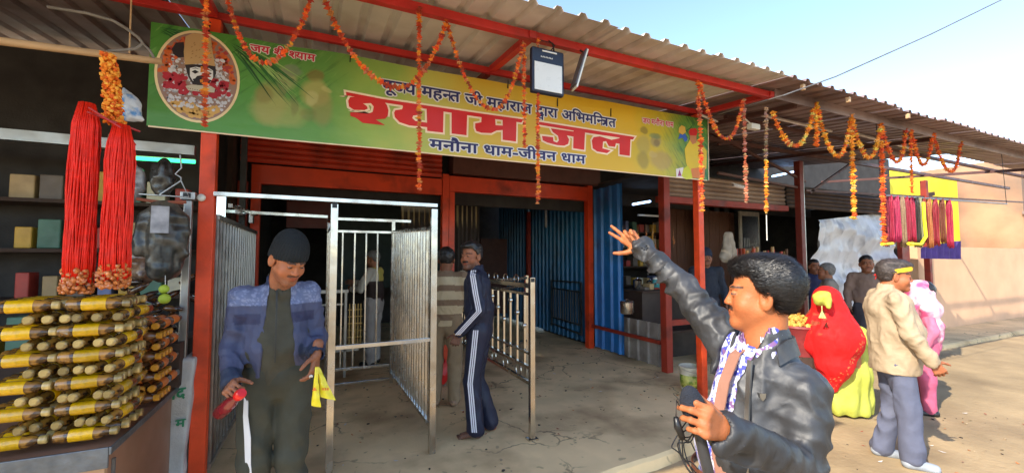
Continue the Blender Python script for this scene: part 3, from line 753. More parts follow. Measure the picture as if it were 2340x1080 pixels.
ADV = {'प':.583,'ज':.757,'य':.595,'म':.612,'ह':.546,'न':.569,'त':.584,'ी':.273,'ा':.273,'र':.424,'द':.534,'व':.571,'अ':.779,'भ':.717,'ि':.273,'श':.695,'ौ':.273,'ध':.63,'-':.32,'TRA':.54,' ':.30,'ख':.80}
def textline(name, toks, p0, p1, h, mm, off, lay, stem=None):
    """toks: glyph, or glyph+'/' for a half form, or (glyph, dx, dy, scale) for marks with no advance"""
    x = 0; items = []
    for t in toks:
        if isinstance(t, tuple): items.append((t[0], x+t[1], t[2], t[3], None)); continue
        half = t.endswith('/'); g = t[:-1] if half else t
        if g != ' ':
            if g == 'ू': items.append((g, x, 0, 1, None)); continue
            items.append((g, x, 0, 1, ADV[g]-.165 if half else None))
        x += ADV[g]-(.165 if half else 0)
    W = x; m = MB(); p0 = Vector((p0[0], p0[1])); p1 = Vector((p1[0], p1[1])); ux = (p1-p0)/W; uz = h/.622
    for n_, (g, gx, gy, sc, cut) in enumerate(items):
      if 1:
        V, F = glyph(g, 0)
        P0 = [(v[0]*sc+gx, v[1]*sc+gy) for v in V]
        if cut is not None: P0 = [(min(a, gx+cut), b) for a, b in P0]
      for q_ in range(8):
        P = [(a+off*math.cos(q_*math.pi/4), b+off*math.sin(q_*math.pi/4)) for a, b in P0]
        y = YB-.0004*(lay+.04*((n_*8+q_) % 40)); FF = []
        Q = [(p0.x+ux.x*a, p0.y+ux.y*a+uz*b) for a, b in P]
        for f in F:
            if cut is not None and all(V[i][0]+0 > cut for i in f): continue
            n = (Q[f[1]][0]-Q[f[0]][0])*(Q[f[2]][1]-Q[f[0]][1])-(Q[f[2]][0]-Q[f[0]][0])*(Q[f[1]][1]-Q[f[0]][1])
            FF.append(tuple(f) if n > 0 else tuple(f)[::-1])
        m.add([(a, y, b) for a, b in Q], FF)
    return m.build(name, mm, ban)
L1 = ['प','ू','ज/','य',' ','म','ह','न/','त',' ','ज','ी',' ','म','ह','ा','र','ा','ज',' ','द',('व',-.36,-.30,.6),'ा','र','ा',' ','अ','ि','भ','म','ि','न/','TRA','त']
L3 = ['म','न','ौ','न','ा',' ','ध','ा','म','-','ज','ी','व','न',' ','ध','ा','म']
L2 = ['ज','य',' ','श/',('RS',0,0,1),'ी',' ','श/','य','ा','म']
L4 = ['ज','य',' ','म','न','ौ','न','ा',' ','ध','ा','म']
def two(name, toks, a, b, h, inkm, outm, bo_=.028, oo=.095):
    textline(name+'_outline', toks, a, b, h, outm, oo, 12); textline(name, toks, a, b, h, inkm, bo_, 15)
a = (0.418,3.390,2.881); b = (2.713,3.390,2.881); two('upper_line', L1, (a[0],a[2]), (b[0],b[2]), .082, I_blue, I_wh)
a = (0.807,3.390,2.451); b = (2.341,3.390,2.472); two('lower_line', L3, (a[0],a[2]), (b[0],b[2]), .078, I_blue, I_wh)
a = (-0.474,3.390,3.006); b = (-0.061,3.390,3.013); two('corner_line', L2, (a[0],a[2]), (b[0],b[2]), .048, I_pink, I_wh)
a = (3.063,3.390,2.974); b = (3.500,3.390,2.985); two('corner_line', L4, (a[0],a[2]), (b[0],b[2]), .052, I_pink, I_wh)
# oval portrait of the garlanded shrine image
def oval(cx, cz, rx, rz, n=48, a0=0, a1=2*math.pi): return [(cx+rx*math.cos(a0+(a1-a0)*i/n), cz+rz*math.sin(a0+(a1-a0)*i/n)) for i in range(n)]
cx, cz = -.766, 2.770
layers = [('portrait_ring', lin(236,214,168), [oval(cx,cz,.236,.314)], 5), ('portrait_ground', lin(150,120,110), [oval(cx,cz,.221,.297)], 6)]
rnd = random.Random(3)
def petals(n, x0, x1, z0, z1, r, f=None):
    out = []
    while len(out) < n:
        x, z = rnd.uniform(x0, x1), rnd.uniform(z0, z1)
        if f and not f(x, z): continue
        if ((x-cx)/.214)**2+((z-cz)/.288)**2 > .93: continue
        rr = r*rnd.uniform(.6, 1.3); out.append([(x+rr*rnd.uniform(.7,1.2)*math.cos(k*math.pi/4), z+rr*rnd.uniform(.7,1.2)*math.sin(k*math.pi/4)) for k in range(8)])
    return out
e = lambda x, z: ((x-cx)/.212)**2+((z-cz)/.285)**2
layers += [('portrait_marigolds', lin(206,96,40), petals(160, cx-.21, cx+.21, cz-.02, cz+.29, .013, lambda x, z: e(x, z) > .50 and z > cz-.02), 7),
 ('portrait_rose_flowers', lin(170,60,60), petals(60, cx-.17, cx+.21, cz+.05, cz+.28, .011, lambda x, z: e(x, z) > .45), 7.3),
 ('portrait_gold_base', lin(214,168,92), petals(200, cx-.18, cx+.18, cz-.29, cz-.19, .012), 7),
 ('portrait_white_flowers', lin(206,208,220), petals(330, cx-.19, cx+.19, cz-.22, cz+.14, .010, lambda x, z: e(x, z) < .62 or z < cz-.05), 8),
 ('portrait_grey_flowers', lin(160,162,176), petals(110, cx-.19, cx+.19, cz-.22, cz+.14, .006, lambda x, z: e(x, z) < .62 or z < cz-.05), 8.4),
 ('portrait_dark_head', lin(40,32,40), [[(-0.916,2.928),(-0.895,2.974),(-0.853,2.989),(-0.840,2.890),(-0.877,2.877),(-0.906,2.895)], [(-0.843,2.842),(-0.674,2.863),(-0.668,2.809),(-0.690,2.738),(-0.743,2.708),(-0.796,2.713),(-0.821,2.757)]], 10),  # black hair and dark face, printed under the white mask
 ('portrait_roses', lin(176,26,48), petals(120, cx-.18, cx+.18, cz-.10, cz-.005, .014, lambda x, z: abs(x-cx) > .07 and z > cz-.10+.0*x)+petals(60, cx-.12, cx+.12, cz-.125, cz-.07, .014), 11),
 ('portrait_turban', lin(196,160,112), [[(-0.845,3.027),(-0.808,3.059),(-0.740,3.069),(-0.705,3.052),(-0.692,2.951),(-0.674,2.857),(-0.758,2.859),(-0.843,2.836),(-0.851,2.924)]], 12),
 ('portrait_turban_weave', lin(160,122,78), [[(cx+.012+.0*i+.055*math.sin(i*2.4)-.006, cz+.10+i*.0058), (cx+.018+.055*math.sin(i*2.4), cz+.108+i*.0058), (cx+.012+.055*math.sin(i*2.4), cz+.104+i*.0058+.009)] for i in range(22)], 13),
 ('portrait_face', lin(228,230,236), [[(-0.814,2.818),(-0.781,2.833),(-0.747,2.831),(-0.708,2.838),(-0.686,2.824),(-0.684,2.776),(-0.700,2.739),(-0.716,2.776),(-0.746,2.783),(-0.774,2.771),(-0.794,2.732),(-0.812,2.764)]], 14),
 ('portrait_features', lin(26,24,34), [[(-0.804,2.796),(-0.785,2.811),(-0.763,2.800),(-0.784,2.784)], [(-0.736,2.796),(-0.715,2.816),(-0.692,2.802),(-0.714,2.785)], [(-0.804,2.814),(-0.783,2.827),(-0.759,2.819),(-0.783,2.821)], [(-0.742,2.820),(-0.713,2.831),(-0.688,2.821),(-0.715,2.822)], [(-0.797,2.746),(-0.769,2.760),(-0.745,2.756),(-0.721,2.766),(-0.691,2.756),(-0.705,2.736),(-0.730,2.740),(-0.746,2.728),(-0.768,2.736),(-0.787,2.727)]], 16),
 ('portrait_mark', lin(214,130,40), [[(-0.755,2.841),(-0.745,2.843),(-0.741,2.802),(-0.756,2.799)], [(-0.757,2.750),(-0.737,2.754),(-0.739,2.733),(-0.754,2.730)]], 17),
 ('portrait_collar', lin(196,190,176), [[(-0.834,2.692),(-0.801,2.707),(-0.695,2.716),(-0.670,2.702),(-0.674,2.674),(-0.723,2.669),(-0.818,2.665)]], 17),
 ('portrait_beads', lin(120,90,76), [oval([(-0.819,2.686)][0][0]+i*.0125, [(-0.819,2.680)][0][1]-i*.0012, .0035, .0035, 6) for i in range(11)], 18)]
for nm, c, polys, lay in layers:
    m = MB()
    for i, p in enumerate(polys): flat(m, p, lay+(i % 9)*.1)
    tag(m.build(nm, ink(nm, c), ban), kind='stuff' if len(polys) > 12 else None)
lv = random.Random(6); m = MB(); m2 = MB(); m3 = MB()
def blade(mm_, x0, z0, x1, z1, w, lay):
    dx, dz = x1-x0, z1-z0; L = math.hypot(dx, dz); nx, nz_ = -dz/L*w, dx/L*w; xm, zm = x0+dx*.4+nx*1.5, z0+dz*.4+nz_*1.5
    flat(mm_, [(x0, z0), (xm+nx, zm+nz_), (x1, z1), (xm-nx, zm-nz_)], lay)
for i in range(30):
    a0 = lv.uniform(0, 1); x0 = -.60+lv.uniform(-.04,.10)+.25*a0*.3; z0 = 3.07-lv.uniform(0,.05)-.05*a0; x1 = x0+lv.uniform(.18,.42); z1 = z0-lv.uniform(.16,.40)
    blade((m, m2, m3)[i % 3], x0, z0, x1, max(z1, 2.5), lv.uniform(.003,.008), 2.5+i*.04)
for i in range(12):
    x0 = -.99+lv.uniform(0,.1); z0 = 3.07-lv.uniform(0,.05); blade((m, m2)[i % 2], x0, z0, x0+lv.uniform(.1,.3), z0-lv.uniform(.02,.12), .005, 2.5+i*.04)
for i in range(9):
    x0 = 3.72+lv.uniform(-.05,.05); z0 = 2.92+lv.uniform(-.05,.05); a0 = lv.uniform(0, 6.28); blade((m, m2, m3)[i % 3], x0, z0, x0+.16*math.cos(a0), z0+.13*math.sin(a0), .006, 3+i*.04)
for mm_, c in ((m, lin(26,76,40)), (m2, lin(44,104,50)), (m3, lin(150,186,110))): tag(mm_.build('leaf_print', ink('leaf%d' % int(c[1]*999), c), ban), kind='stuff')
# faded brown figures printed behind the lettering, and the standing figure at the right end
def pr(name, c, polys, lay):
    m = MB()
    for i, p in enumerate(polys): flat(m, p, lay+i*.15)
    m.build(name, ink(name, c), ban)
pr('robe_yellow', lin(226,194,46), [[(3.663,2.765),(3.753,2.884),(3.901,2.866),(4.009,2.777),(3.995,2.574),(3.890,2.529),(3.722,2.515),(3.678,2.619)]], 4)
pr('robe_saffron', lin(220,130,66), [[(3.756,2.552),(3.975,2.597),(3.957,2.455),(3.753,2.448)]], 5)
pr('figure_face', lin(196,128,84), [[(3.747,2.933),(3.849,2.945),(3.846,2.855),(3.785,2.828),(3.746,2.873)]], 6)
pr('figure_turban', lin(206,26,26), [[(3.728,2.960),(3.756,3.004),(3.838,3.019),(3.871,2.988),(3.849,2.935),(3.747,2.928)]], 7)
pr('pot_gold', lin(222,176,70), [[(3.584,2.991),(3.624,3.026),(3.677,3.013),(3.688,2.955),(3.634,2.919),(3.576,2.941)]], 6)
pr('feather_blue', lin(52,96,190), [[(3.595,2.924),(3.681,2.934),(3.712,2.869),(3.672,2.844),(3.634,2.889),(3.568,2.861)]], 5)
pr('disc_lime', lin(206,208,36), [[(3.637,2.541),(3.704,2.582),(3.755,2.517),(3.773,2.440),(3.673,2.422),(3.608,2.456)]], 8)
pr('emblem_white', lin(235,225,225), [[(3.526,2.527),(3.637,2.556),(3.634,2.434),(3.530,2.435)]], 6); pr('emblem_mark', lin(150,50,110), [[(3.550,2.451),(3.578,2.526),(3.608,2.456)]], 9)
m = MB()
for (x0, x1) in ((-1.02, 4.0),):
    pts = [(x, interp(bo, x)) for x in np.linspace(x0, x1, 30)]
    m.tube([(x, YB+.002, z-.002) for x, z in pts], .006, 5)
m.tube([(4.03,YB+.002,2.44),(4.045,YB+.002,3.14)], .005, 5); m.build('hem', I_cream, ban)
for p in ((2.027,3.395,3.042),(2.653,3.395,3.037),(1.511,3.395,3.130),(0.181,3.395,3.108),(-0.718,3.395,3.131)):
    MB().beam((p[0],p[1]-.004,p[2]-.05),(p[0]+.005,p[1]-.002,p[2]+.03),.008).build('tie', M_black, ban)
# ================================================================ GARLANDS
M_flow = mat('flower', attr=True, rough=.8, var=.1, bump=.2, bscale=200)
PAL = [lin(226,106,28), lin(214,84,30), lin(190,70,34), lin(236,140,40), lin(168,60,36), lin(206,120,70)]
PALB = [lin(240,150,30), lin(246,176,60), lin(226,120,24), lin(238,196,96), lin(210,96,30)]
def flower(m, c, r, col, d):
    x = d.cross(Vector((.3,1,.2))).normalized(); y = d.cross(x); c = Vector(c); n = 7; vs = [c-d*r*.8]; a0 = random.random()*6
    for k in range(n):
        t = a0+2*math.pi*k/n; rr = r*random.uniform(.75, 1.6); vs.append(c+x*rr*math.cos(t)+y*rr*math.sin(t)+d*r*random.uniform(-.5, .5))
        t += math.pi/n; vs.append(c+x*r*.55*math.cos(t)+y*r*.55*math.sin(t)-d*r*.1)
    vs.append(c+d*r*.7); L = len(vs)-1; fs = []
    for k in range(2*n): a = 1+k; b = 1+(k+1) % (2*n); fs += [(0, b, a), (L, a, b)]
    m.add(vs, fs, 0, col)
def garland(pts, label, r=.014, pal=None, sag=None, group='marigold strings along the awning', seed=0):
    random.seed(seed); P = [Vector(p) for p in pts]; m = MB(); pal = pal or PAL; r = r*(1.25 if P[0].x > 2.9 else 1.08)
    m.tube(P, .0015, 4, col=(.25,.12,.06)); L = [0]
    for a, b in zip(P[:-1], P[1:]): L.append(L[-1]+(b-a).length)
    s = .005; k = 0
    while s < L[-1]:
        i = max(j for j in range(len(P)) if L[j] <= s); i = min(i, len(P)-2)
        t = (s-L[i])/(L[i+1]-L[i]); c = P[i].lerp(P[i+1], t); d = (P[i+1]-P[i]).normalized()
        q = random.choice(pal); q = tuple(v*random.uniform(.75, 1.2) for v in q)
        flower(m, c+Vector([random.uniform(-.003,.003) for _ in range(3)]), r*random.uniform(.75, 1.2), q, d); s += r*random.uniform(.85, 1.3); k += 1
    o = m.build('garland', M_flow, attr=True); tag(o, label, 'garland', group); return o
def swag(a, low, b, n=22):
    """hanging curve through a, lowest point, b"""
    a, low, b = Vector(a), Vector(low), Vector(b); out = []
    for i in range(n+1):
        t = i/n; x = a.lerp(b, t); s = ((a.x if True else 0))
        tl = (low.x-a.x)/(b.x-a.x)
        if t < tl: u = 1-t/tl; z = low.z+(a.z-low.z)*(u**2.1)
        else: u = (t-tl)/(1-tl); z = low.z+(b.z-low.z)*(u**2.1)
        out.append((x.x, x.y, z))
    return out
YG = 2.60
def g(x, z): return (x, YG, z)
garland([(-.578,2.63,3.10),(-.57,2.63,2.7),(-.557,2.63,2.238)], 'vertical flower string hanging over the oval portrait at the left post', seed=1)
garland(swag(g(-.52,3.13), g(-.309,2.615), g(-.05,3.13)), 'leftmost drooping flower string, over the small pink lettering', seed=2)
garland(swag(g(-.04,3.13), g(.399,2.599), g(.722,3.09)), 'wide drooping flower string over the start of the blue upper line', seed=3, r=.016)
garland(swag(g(.72,3.10), g(1.044,2.556), g(1.278,3.07)), 'drooping flower string just left of the flood light', seed=4)
garland([g(.542,3.14),g(.556,1.978)], 'long straight flower string hanging left of the cage corner below the banner', seed=5)
garland([g(1.283,3.08),g(1.287,2.324)], 'straight flower string left of the flood light ending on the banner', seed=6)
garland([g(1.394,3.13),g(1.391,1.94)], 'long straight flower string crossing the flood light', seed=7)
garland([g(2.98,3.10),(3.01,2.61,2.6),(3.02,2.62,1.95)], 'straight flower string hanging before the right orange post', seed=8, r=.015)
garland(swag(g(3.001,3.09), g(3.316,2.628), g(3.565,3.03)), 'drooping flower string at the right end of the banner', seed=9)
garland([g(3.567,3.03),g(3.567,2.059)], 'dull straight flower string between the right banner end and the white lamp', seed=10, pal=[lin(190,120,90),lin(170,90,60),lin(200,140,110)])
garland([g(3.888,3.0),g(3.86,2.5)], 'upper half, painted in shaded grey, of the straight string right of the white lamp', seed=11, pal=[lin(176,140,118),lin(190,150,110),lin(150,110,90)])  # greyish palette paints shade onto the upper half of one string
garland([g(3.86,2.49),g(3.84,1.969)], 'lower half, painted in sunlit yellow, of the straight string right of the white lamp', seed=12, pal=PALB)  # same string, brighter palette paints sunlight onto its lower half
garland(swag(g(3.98,2.97), g(4.294,2.676), g(4.67,3.17)), 'first drooping orange string right of the red rafter end', seed=13, pal=PALB, r=.019)
garland([g(4.68,3.17),g(4.675,2.719)], 'short straight orange string between the first and second right hand droops', seed=14, pal=PALB, r=.02)
garland(swag(g(4.69,3.17), g(5.04,2.649), g(5.32,3.13)), 'second drooping orange string under the plum roof', seed=15, pal=PALB, r=.019)
garland([g(5.33,3.13),g(5.296,1.984)], 'long straight yellow orange string before the silver tarpaulin', seed=16, pal=PALB, r=.021)
garland(swag(g(5.34,3.1), g(5.635,2.69), g(5.92,3.12)), 'third drooping orange string under the plum roof', seed=17, pal=PALB, r=.019)
garland([g(5.93,3.12),g(5.88,1.70)], 'long straight orange string beside the hanging bead strings', seed=18, pal=PAL[:4], r=.021)
garland(swag(g(5.94,3.1), g(6.246,2.698), g(6.50,3.14)), 'fourth drooping orange string under the plum roof', seed=19, pal=PAL[:4], r=.019)
garland([g(6.60,3.14),g(6.569,2.358)], 'thin straight string before the yellow wall', seed=20, pal=PAL[:4])
garland(swag(g(6.62,3.13), g(6.872,2.724), g(7.16,3.17)), 'drooping orange string farthest right in the picture', seed=21, pal=PAL[:4], r=.018)
garland(swag(g(7.18,3.15), g(7.6,2.70), g(7.95,3.15)), 'drooping string beyond the farthest right one', seed=22, pal=PAL[:4], r=.018)
# loose cords under the strings
tag(MB().tube([g(3.84,1.96),g(3.838,1.72)], .004, 5).build('cord', M_white), 'white cord end hanging below the bright yellow string', 'cord')
# overhead cable
tag(MB().tube([(3.713,3.000,3.034),(3.595,2.250,2.948),(4.090,2.100,3.144),(5.030,1.800,3.592),(6.369,1.600,4.243)], .006, 6).build('cable', mat('grey_cable', lin(110,106,104), .6)), 'thin pale overhead cable running from the roof join into the sky', 'cable')
# ================================================================ FLOOD LIGHT, LAMPS
fl = thing('flood_light', (1.466,2.58,2.73), 'black square flood light with white glass hanging over the banner', 'lamp')
MB().box((1.335,2.575,2.725),(1.60,2.62,3.055)).build('housing', mat('navy_housing', lin(28,36,56), .4), fl, bevel=.012)
MB().box((1.352,2.569,2.742),(1.578,2.573,2.945)).build('glass', mat('frosted_glass', lin(224,222,214), .3, var=.04), fl, bevel=.004)
MB().box((1.415,2.570,3.026),(1.535,2.573,3.036)).build('label_strip', M_white, fl)
m = MB(); random.seed(5)
for i in range(8):
    x = 1.405+i*.0125
    for a in range(2): m.box((x+a*.005,2.5715,2.982+.001*a),(x+.0025+a*.005,2.5735,2.994-.003*((i+a) % 2)))
    m.box((x,2.5712,2.987),(x+.0085,2.5732,2.9895))
m.build('maker_mark', M_white, fl)
MB().tube([(1.40,2.60,3.05),(1.40,2.62,3.13),(1.53,2.62,3.13),(1.53,2.60,3.05)], .007, 6).build('bracket', M_black, fl)
MB().tube([(1.50,2.60,3.06),(1.53,2.59,3.10),(1.49,2.61,3.14)], .004, 6).build('wire', M_black, fl)
ff = thing('side_flood_light', (1.75,2.58,2.8), 'second flat lamp seen edge on, hanging right of the white flood light', 'lamp')
m = MB(); a = Vector((1.775,2.56,3.09)); b = Vector((1.69,2.58,2.80))
m.beam(a, b, .012, .10, up=(.2,.9,.1)); m.build('glass', M_white, ff)
m = MB(); m.beam(a+Vector((-.012,0,.0)), b+Vector((-.012,0,.02)), .01, .11, up=(.2,.9,.1)); m.build('housing', mat('grey_housing', lin(90,84,88), .5), ff)
MB().tube([(1.77,2.62,3.13),(1.79,2.55,3.06)], .008, 6).build('bracket', M_black, ff)
lm = thing('small_lamp', (4.286,3.000,2.981), 'small white box lamp under the roof join beside the grey string', 'lamp')
p = Vector((4.265,3.000,2.978)); MB().box(p-Vector((.07,.03,.03)), p+Vector((.07,.03,.03))).build('housing', M_white, lm, bevel=.006)
MB().tube([p+Vector((-.05,0,.03)), p+Vector((-.12,.05,.12))], .008, 6).build('arm', M_white, lm)
M_led = mat('blue_led', (.1,.25,.8), .4, emit=(.35,.6,1.0), es=2.2); M_ledg = mat('green_led', (.02,.5,.2), .4, emit=(.03,.75,.25), es=1.3); M_tube = mat('tube_glass', lin(215,205,200), .3)
def lamp(name, a, b, r, mm, label): 
    t = thing(name, a, label, 'lamp'); MB().tube([a, b], r, 8).build('tube', mm, t, smooth=True); MB().beam(Vector(a)+Vector((0,.02,r*1.2)), Vector(b)+Vector((0,.02,r*1.2)), .03, .012).build('holder', M_white, t)
lamp('tube_light', (5.079,5.900,2.514), (5.486,5.900,2.593), .017, M_led, 'glowing blue tube light in the neighbouring shop left of the pointing hand')
lamp('tube_light', (9.106,6.000,3.368), (10.000,6.000,3.563), .018, M_led, 'glowing blue tube light under the trusses of the neighbouring shop')
lamp('tube_light', (3.808,3.300,3.142), (4.082,3.300,3.101), .010, M_tube, 'unlit tube lamp tilted at the right banner end')
lamp('tube_light', (4.656,3.200,3.233), (6.083,3.200,3.217), .016, M_tube, 'long unlit white tube lamp right of the small box lamp')
lamp('tube_light', (6.610,3.200,3.254), (8.156,3.200,3.212), .018, M_tube, 'long unlit white tube lamp farthest right under the roof')
lamp('tube_light', (5.685,4.350,2.659), (5.938,4.350,2.630), .025, M_tube, 'short white lamp before the beige shutter')
lamp('tube_light', (-1.357,4.200,2.335), (-0.948,4.200,2.343), .014, M_ledg, 'glowing green tube light above the left stall')
lamp('inner_tube', (4.220,7.529,2.668), (4.220,7.533,2.181), .018, M_tube, 'short upright white tube on the inner post of the blue wall')
# ================================================================ LEFT STALL
M_lam = mat('brown_laminate', lin(150,110,86), .5, var=.12, nscale=3, bump=.05, dirt=lin(112,78,58), dscale=3)
M_alu = mat('dull_aluminium', lin(120,124,128), .45, metal=.7, var=.3, nscale=14, bump=.2)
tb = thing('stall_table', (-1.7,3.0,0), 'brown laminate stall table with metal edge holding stacks of bottles', 'table')
MB().box((-2.9,2.43,0),(-.825,2.46,.70)).build('front_panel', mat('tan_panel', lin(188,150,116), .6), tb)
MB().box((-.845,2.465,0),(-.825,3.34,.71)).build('side_panel', M_lam, tb, bevel=.003)
MB().box((-2.9,2.40,.705),(-.80,3.36,.74)).build('table_top', M_lam, tb)
MB().box((-2.9,2.385,.66),(-.80,2.398,.748)).build('metal_edge', M_alu, tb, bevel=.003); MB().box((-.799,2.385,.715),(-.79,3.36,.748)).build('metal_edge', M_alu, tb, bevel=.003)
MB().beam((-.818,2.50,.57),(-.818,2.50,.66),.012).build('latch', M_alu, tb)
st = thing('stall_shelter', (-1.8,4.6,0), 'dark left stall with back boards and shelves of packets', 'stall')
MB().box((-6,5.0,0),(-1.03,5.06,3.4)).build('back_wall', M_dark, st); MB().box((-6,2.2,0),(-5.9,5,3.3)).build('side_wall', M_dark, st)
MB().box((-4,4.3,2.42),(-.98,4.36,2.50)).build('beam', M_steel2, st)
MB().box((-3.5,3.9,.0),(-1.0,4.5,.9)).build('cabinet', M_dark2, st)
for z in (1.2,1.6,2.0): MB().box((-3.4,4.6,z),(-1.05,4.98,z+.03)).build('shelf', M_dark2, st)
random.seed(11)
CN = ('brown','tan','brick red','cream','green','mustard','grey blue')
cols = [lin(110,96,84), lin(180,150,104), lin(170,60,50), lin(206,196,170), lin(80,120,100), lin(206,160,60), lin(110,120,160)]
for i, z in enumerate((.903,1.233,1.633,2.033)):
    for k in range(7):
        w_ = random.uniform(.08,.15); x = -1.1-.17*k; h_ = random.uniform(.14,.28)
        yy = 4.0 if i == 0 else 4.7
        o = MB().box((x-w_,yy,z),(x,yy+.14,z+h_)).build('goods_box', mat('packet%d' % ((i*3+k) % 7), cols[(i*3+k) % 7], .5), bevel=.008)
        tag(o, '%s packet, %s from the post on the %s of the left stall' % (CN[(i*3+k) % 7], ('first','second','third','fourth','fifth','sixth','seventh')[k], ('cabinet top','lowest shelf','middle shelf','top shelf')[i]), 'packet', 'packets on the stall shelves')
# bottles stacked crosswise
M_amber = mat('amber_bottle', lin(74,46,18), .12, orand=.6, var=.45, nscale=25, bump=.3, bscale=70, coat=.6, col2=lin(150,104,40), c2scale=28)
M_darkb = mat('dark_bottle', lin(54,36,28), .12, orand=.6, var=.4, nscale=25, bump=.3, bscale=70, coat=.6, col2=lin(110,70,36), c2scale=20)
M_cap = mat('cream_cap', lin(150,122,72), .15, orand=.5, var=.4, nscale=40, bump=.2, coat=.4, col2=lin(190,160,96), c2scale=30); M_capd = mat('gold_cap', lin(214,150,50), .25, var=.25, nscale=40, coat=.4, bump=.2)
M_lab = mat('yellow_label', lin(230,176,10), .18, orand=.35, var=.25, nscale=40, bump=.4, coat=.6); M_labo = mat('orange_label', lin(222,120,40), .35, var=.1, bump=.05)
protos = {}
def bottle_proto(dark, axis):
    r = .0265; A = Vector((1,0,0)) if axis == 'x' else Vector((0,-1,0))
    t = thing('bottle', (0,0,0), 'x', 'bottle')
    MB().lathe((0,0,0), [(.0,-.10),(.022,-.10),(r,-.092),(r,.045),(.021,.066),(.012,.080),(.012,.086)], 14, A).build('body', M_darkb if dark else M_amber, t, smooth=True, angle=40)
    MB().lathe((0,0,0), [(.017,.083),(.0185,.088),(.0185,.105),(.014,.110),(.0,.110)], 12, A).build('cap', M_capd if dark else M_cap, t, smooth=True, angle=40)
    MB().lathe((0,0,0), [(r+.0008,-.05),(r+.0012,-.049),(r+.0012,.03),(r+.0008,.031)], 14, A).build('label', M_labo if dark else M_lab, t, smooth=True, angle=40)
    return t
def put_bottle(dark, axis, x, y, z, rot, label, grp):
    k = (dark, axis)
    if k not in protos: protos[k] = bottle_proto(dark, axis); o = protos[k]
    else: o = copy_tree(protos[k])
    o.location = (x, y, z); o.rotation_euler = (0, 0, rot); o['label'] = label; o['group'] = grp; return o
ORD = ('first','second','third','fourth','fifth','sixth','seventh','eighth','ninth','tenth','eleventh','twelfth','thirteenth','fourteenth')
random.seed(4)
for L in range(11):
    z = .768+.027+L*.0555-.0
    if L % 2 == 0:
        for j in range(5):       # lying along the street, yellow labels facing out
            for ci in range(2):
                put_bottle(False, 'x', -.895-ci*.225+random.uniform(-.012,.012), 2.46+j*.056+random.uniform(-.004,.004), z, random.uniform(-.12,.12), 'yellow labelled bottle, %s layer from table, %s from street, %s column, tall front stack' % (ORD[L], ORD[j], ('outer','inner')[ci]), 'yellow labelled bottles of the front stack')
    else:
        for j in range(6):
            for ci in range(2):
                if j > 3 and ci: continue
                put_bottle(False, 'y', -.815-j*.057, 2.535+ci*.16+random.uniform(-.012,.012), z, random.uniform(-.16,.16), 'cap end bottle, %s layer from table, %s from the right, %s row, tall front stack' % (ORD[L], ORD[j], ('front','back')[ci]), 'cap end bottles of the front stack')
for L in range(8):
    z = .768+.027+L*.0555
    if L % 2 == 0:
        for j in range(4): put_bottle(True, 'x', -.885, 2.93+j*.056, z, random.uniform(-.06,.06), 'orange labelled dark bottle, %s layer from table, %s from street, lower rear stack' % (ORD[L], ORD[j]), 'orange labelled bottles of the rear stack')
    else:
        for j in range(4): 
            for ci in range(2): put_bottle(True, 'y', -.80-j*.057, 3.0+ci*.16, z, random.uniform(-.06,.06), 'gold capped bottle, %s layer from table, %s from right, %s row, lower rear stack' % (ORD[L], ORD[j], ('front','back')[ci]), 'cap end bottles of the rear stack')
# cellophane wrap crumples over the stacks
M_cel = mat('cellophane', (.9,.82,.6), .08, var=.05, bump=.8, bscale=40, alpha=.05, spec=1.0)
def glint(m):  # paints highlight streaks into the wrap as pale, more opaque ridges
    n = m.node_tree.nodes; l = m.node_tree.links; b = n['Principled BSDF']; tc = n.new('ShaderNodeTexCoord'); t = n.new('ShaderNodeTexNoise'); t.noise_type = 'RIDGED_MULTIFRACTAL'; t.inputs['Scale'].default_value = 16; t.inputs['Detail'].default_value = 4; t.inputs['Distortion'].default_value = 1.2
    l.new(tc.outputs['Object'], t.inputs['Vector']); r = n.new('ShaderNodeMapRange'); l.new(t.outputs[0], r.inputs[0]); r.inputs[1].default_value = .62; r.inputs[2].default_value = .95; r.inputs[3].default_value = .0; r.inputs[4].default_value = .55; l.new(r.outputs[0], b.inputs['Alpha'])
glint(M_cel)
for (x0, x1, y0, y1, z1, lb) in ((-1.2,-.775,2.425,2.80,1.375,'clear crinkled cellophane over the tall front bottle stack'),(-1.0,-.765,2.90,3.25,1.20,'clear crinkled cellophane over the lower rear bottle stack')):
    P = []; nx, nz = 26, 40
    pts = [(x0+(x1-x0)*i/12, y0) for i in range(13)]+[(x1, y0+(y1-y0)*i/12) for i in range(1, 13)]
    P = np.array([(x, y, .75+(z1-.75)*k/nz) for (x, y) in pts for k in range(nz+1)], float)
    d = vnoise(P, 22, 3)*.006+vnoise(P, 50, 8)*.003; P[:, 0] += d; P[:, 1] -= d
    F = np.array([(i*(nz+1)+k, (i+1)*(nz+1)+k, (i+1)*(nz+1)+k+1, i*(nz+1)+k+1) for i in range(len(pts)-1) for k in range(nz)])
    tag(np_mesh('plastic_wrap', P, F, M_cel), lb, 'wrapping')
MB_ = MB(); random.seed(9)
for i in range(46):
    a = random.uniform(0, 6.28); c = Vector((random.uniform(-1.15,-.80), random.uniform(3.3,3.75), random.uniform(1.0,1.42)-.0)); d = Vector((math.cos(a)*.05, math.sin(a)*.03, random.uniform(-.03,.03)))
    o = MB().tube([c-d, c-d*.3, c+d*.6, c+d], [.008,.02,.02,.010], 8).build('packet', M_darkb, smooth=True)
    tag(o, 'small dark wrapped packet heaped behind the bottle stacks', 'packet', 'dark packets heaped behind the bottles')
tag(MB().box((-1.3,3.28,.75),(-.78,3.8,1.02)).build('crate', M_dark2), 'dark crate under the heap of dark packets behind the bottles', 'crate')
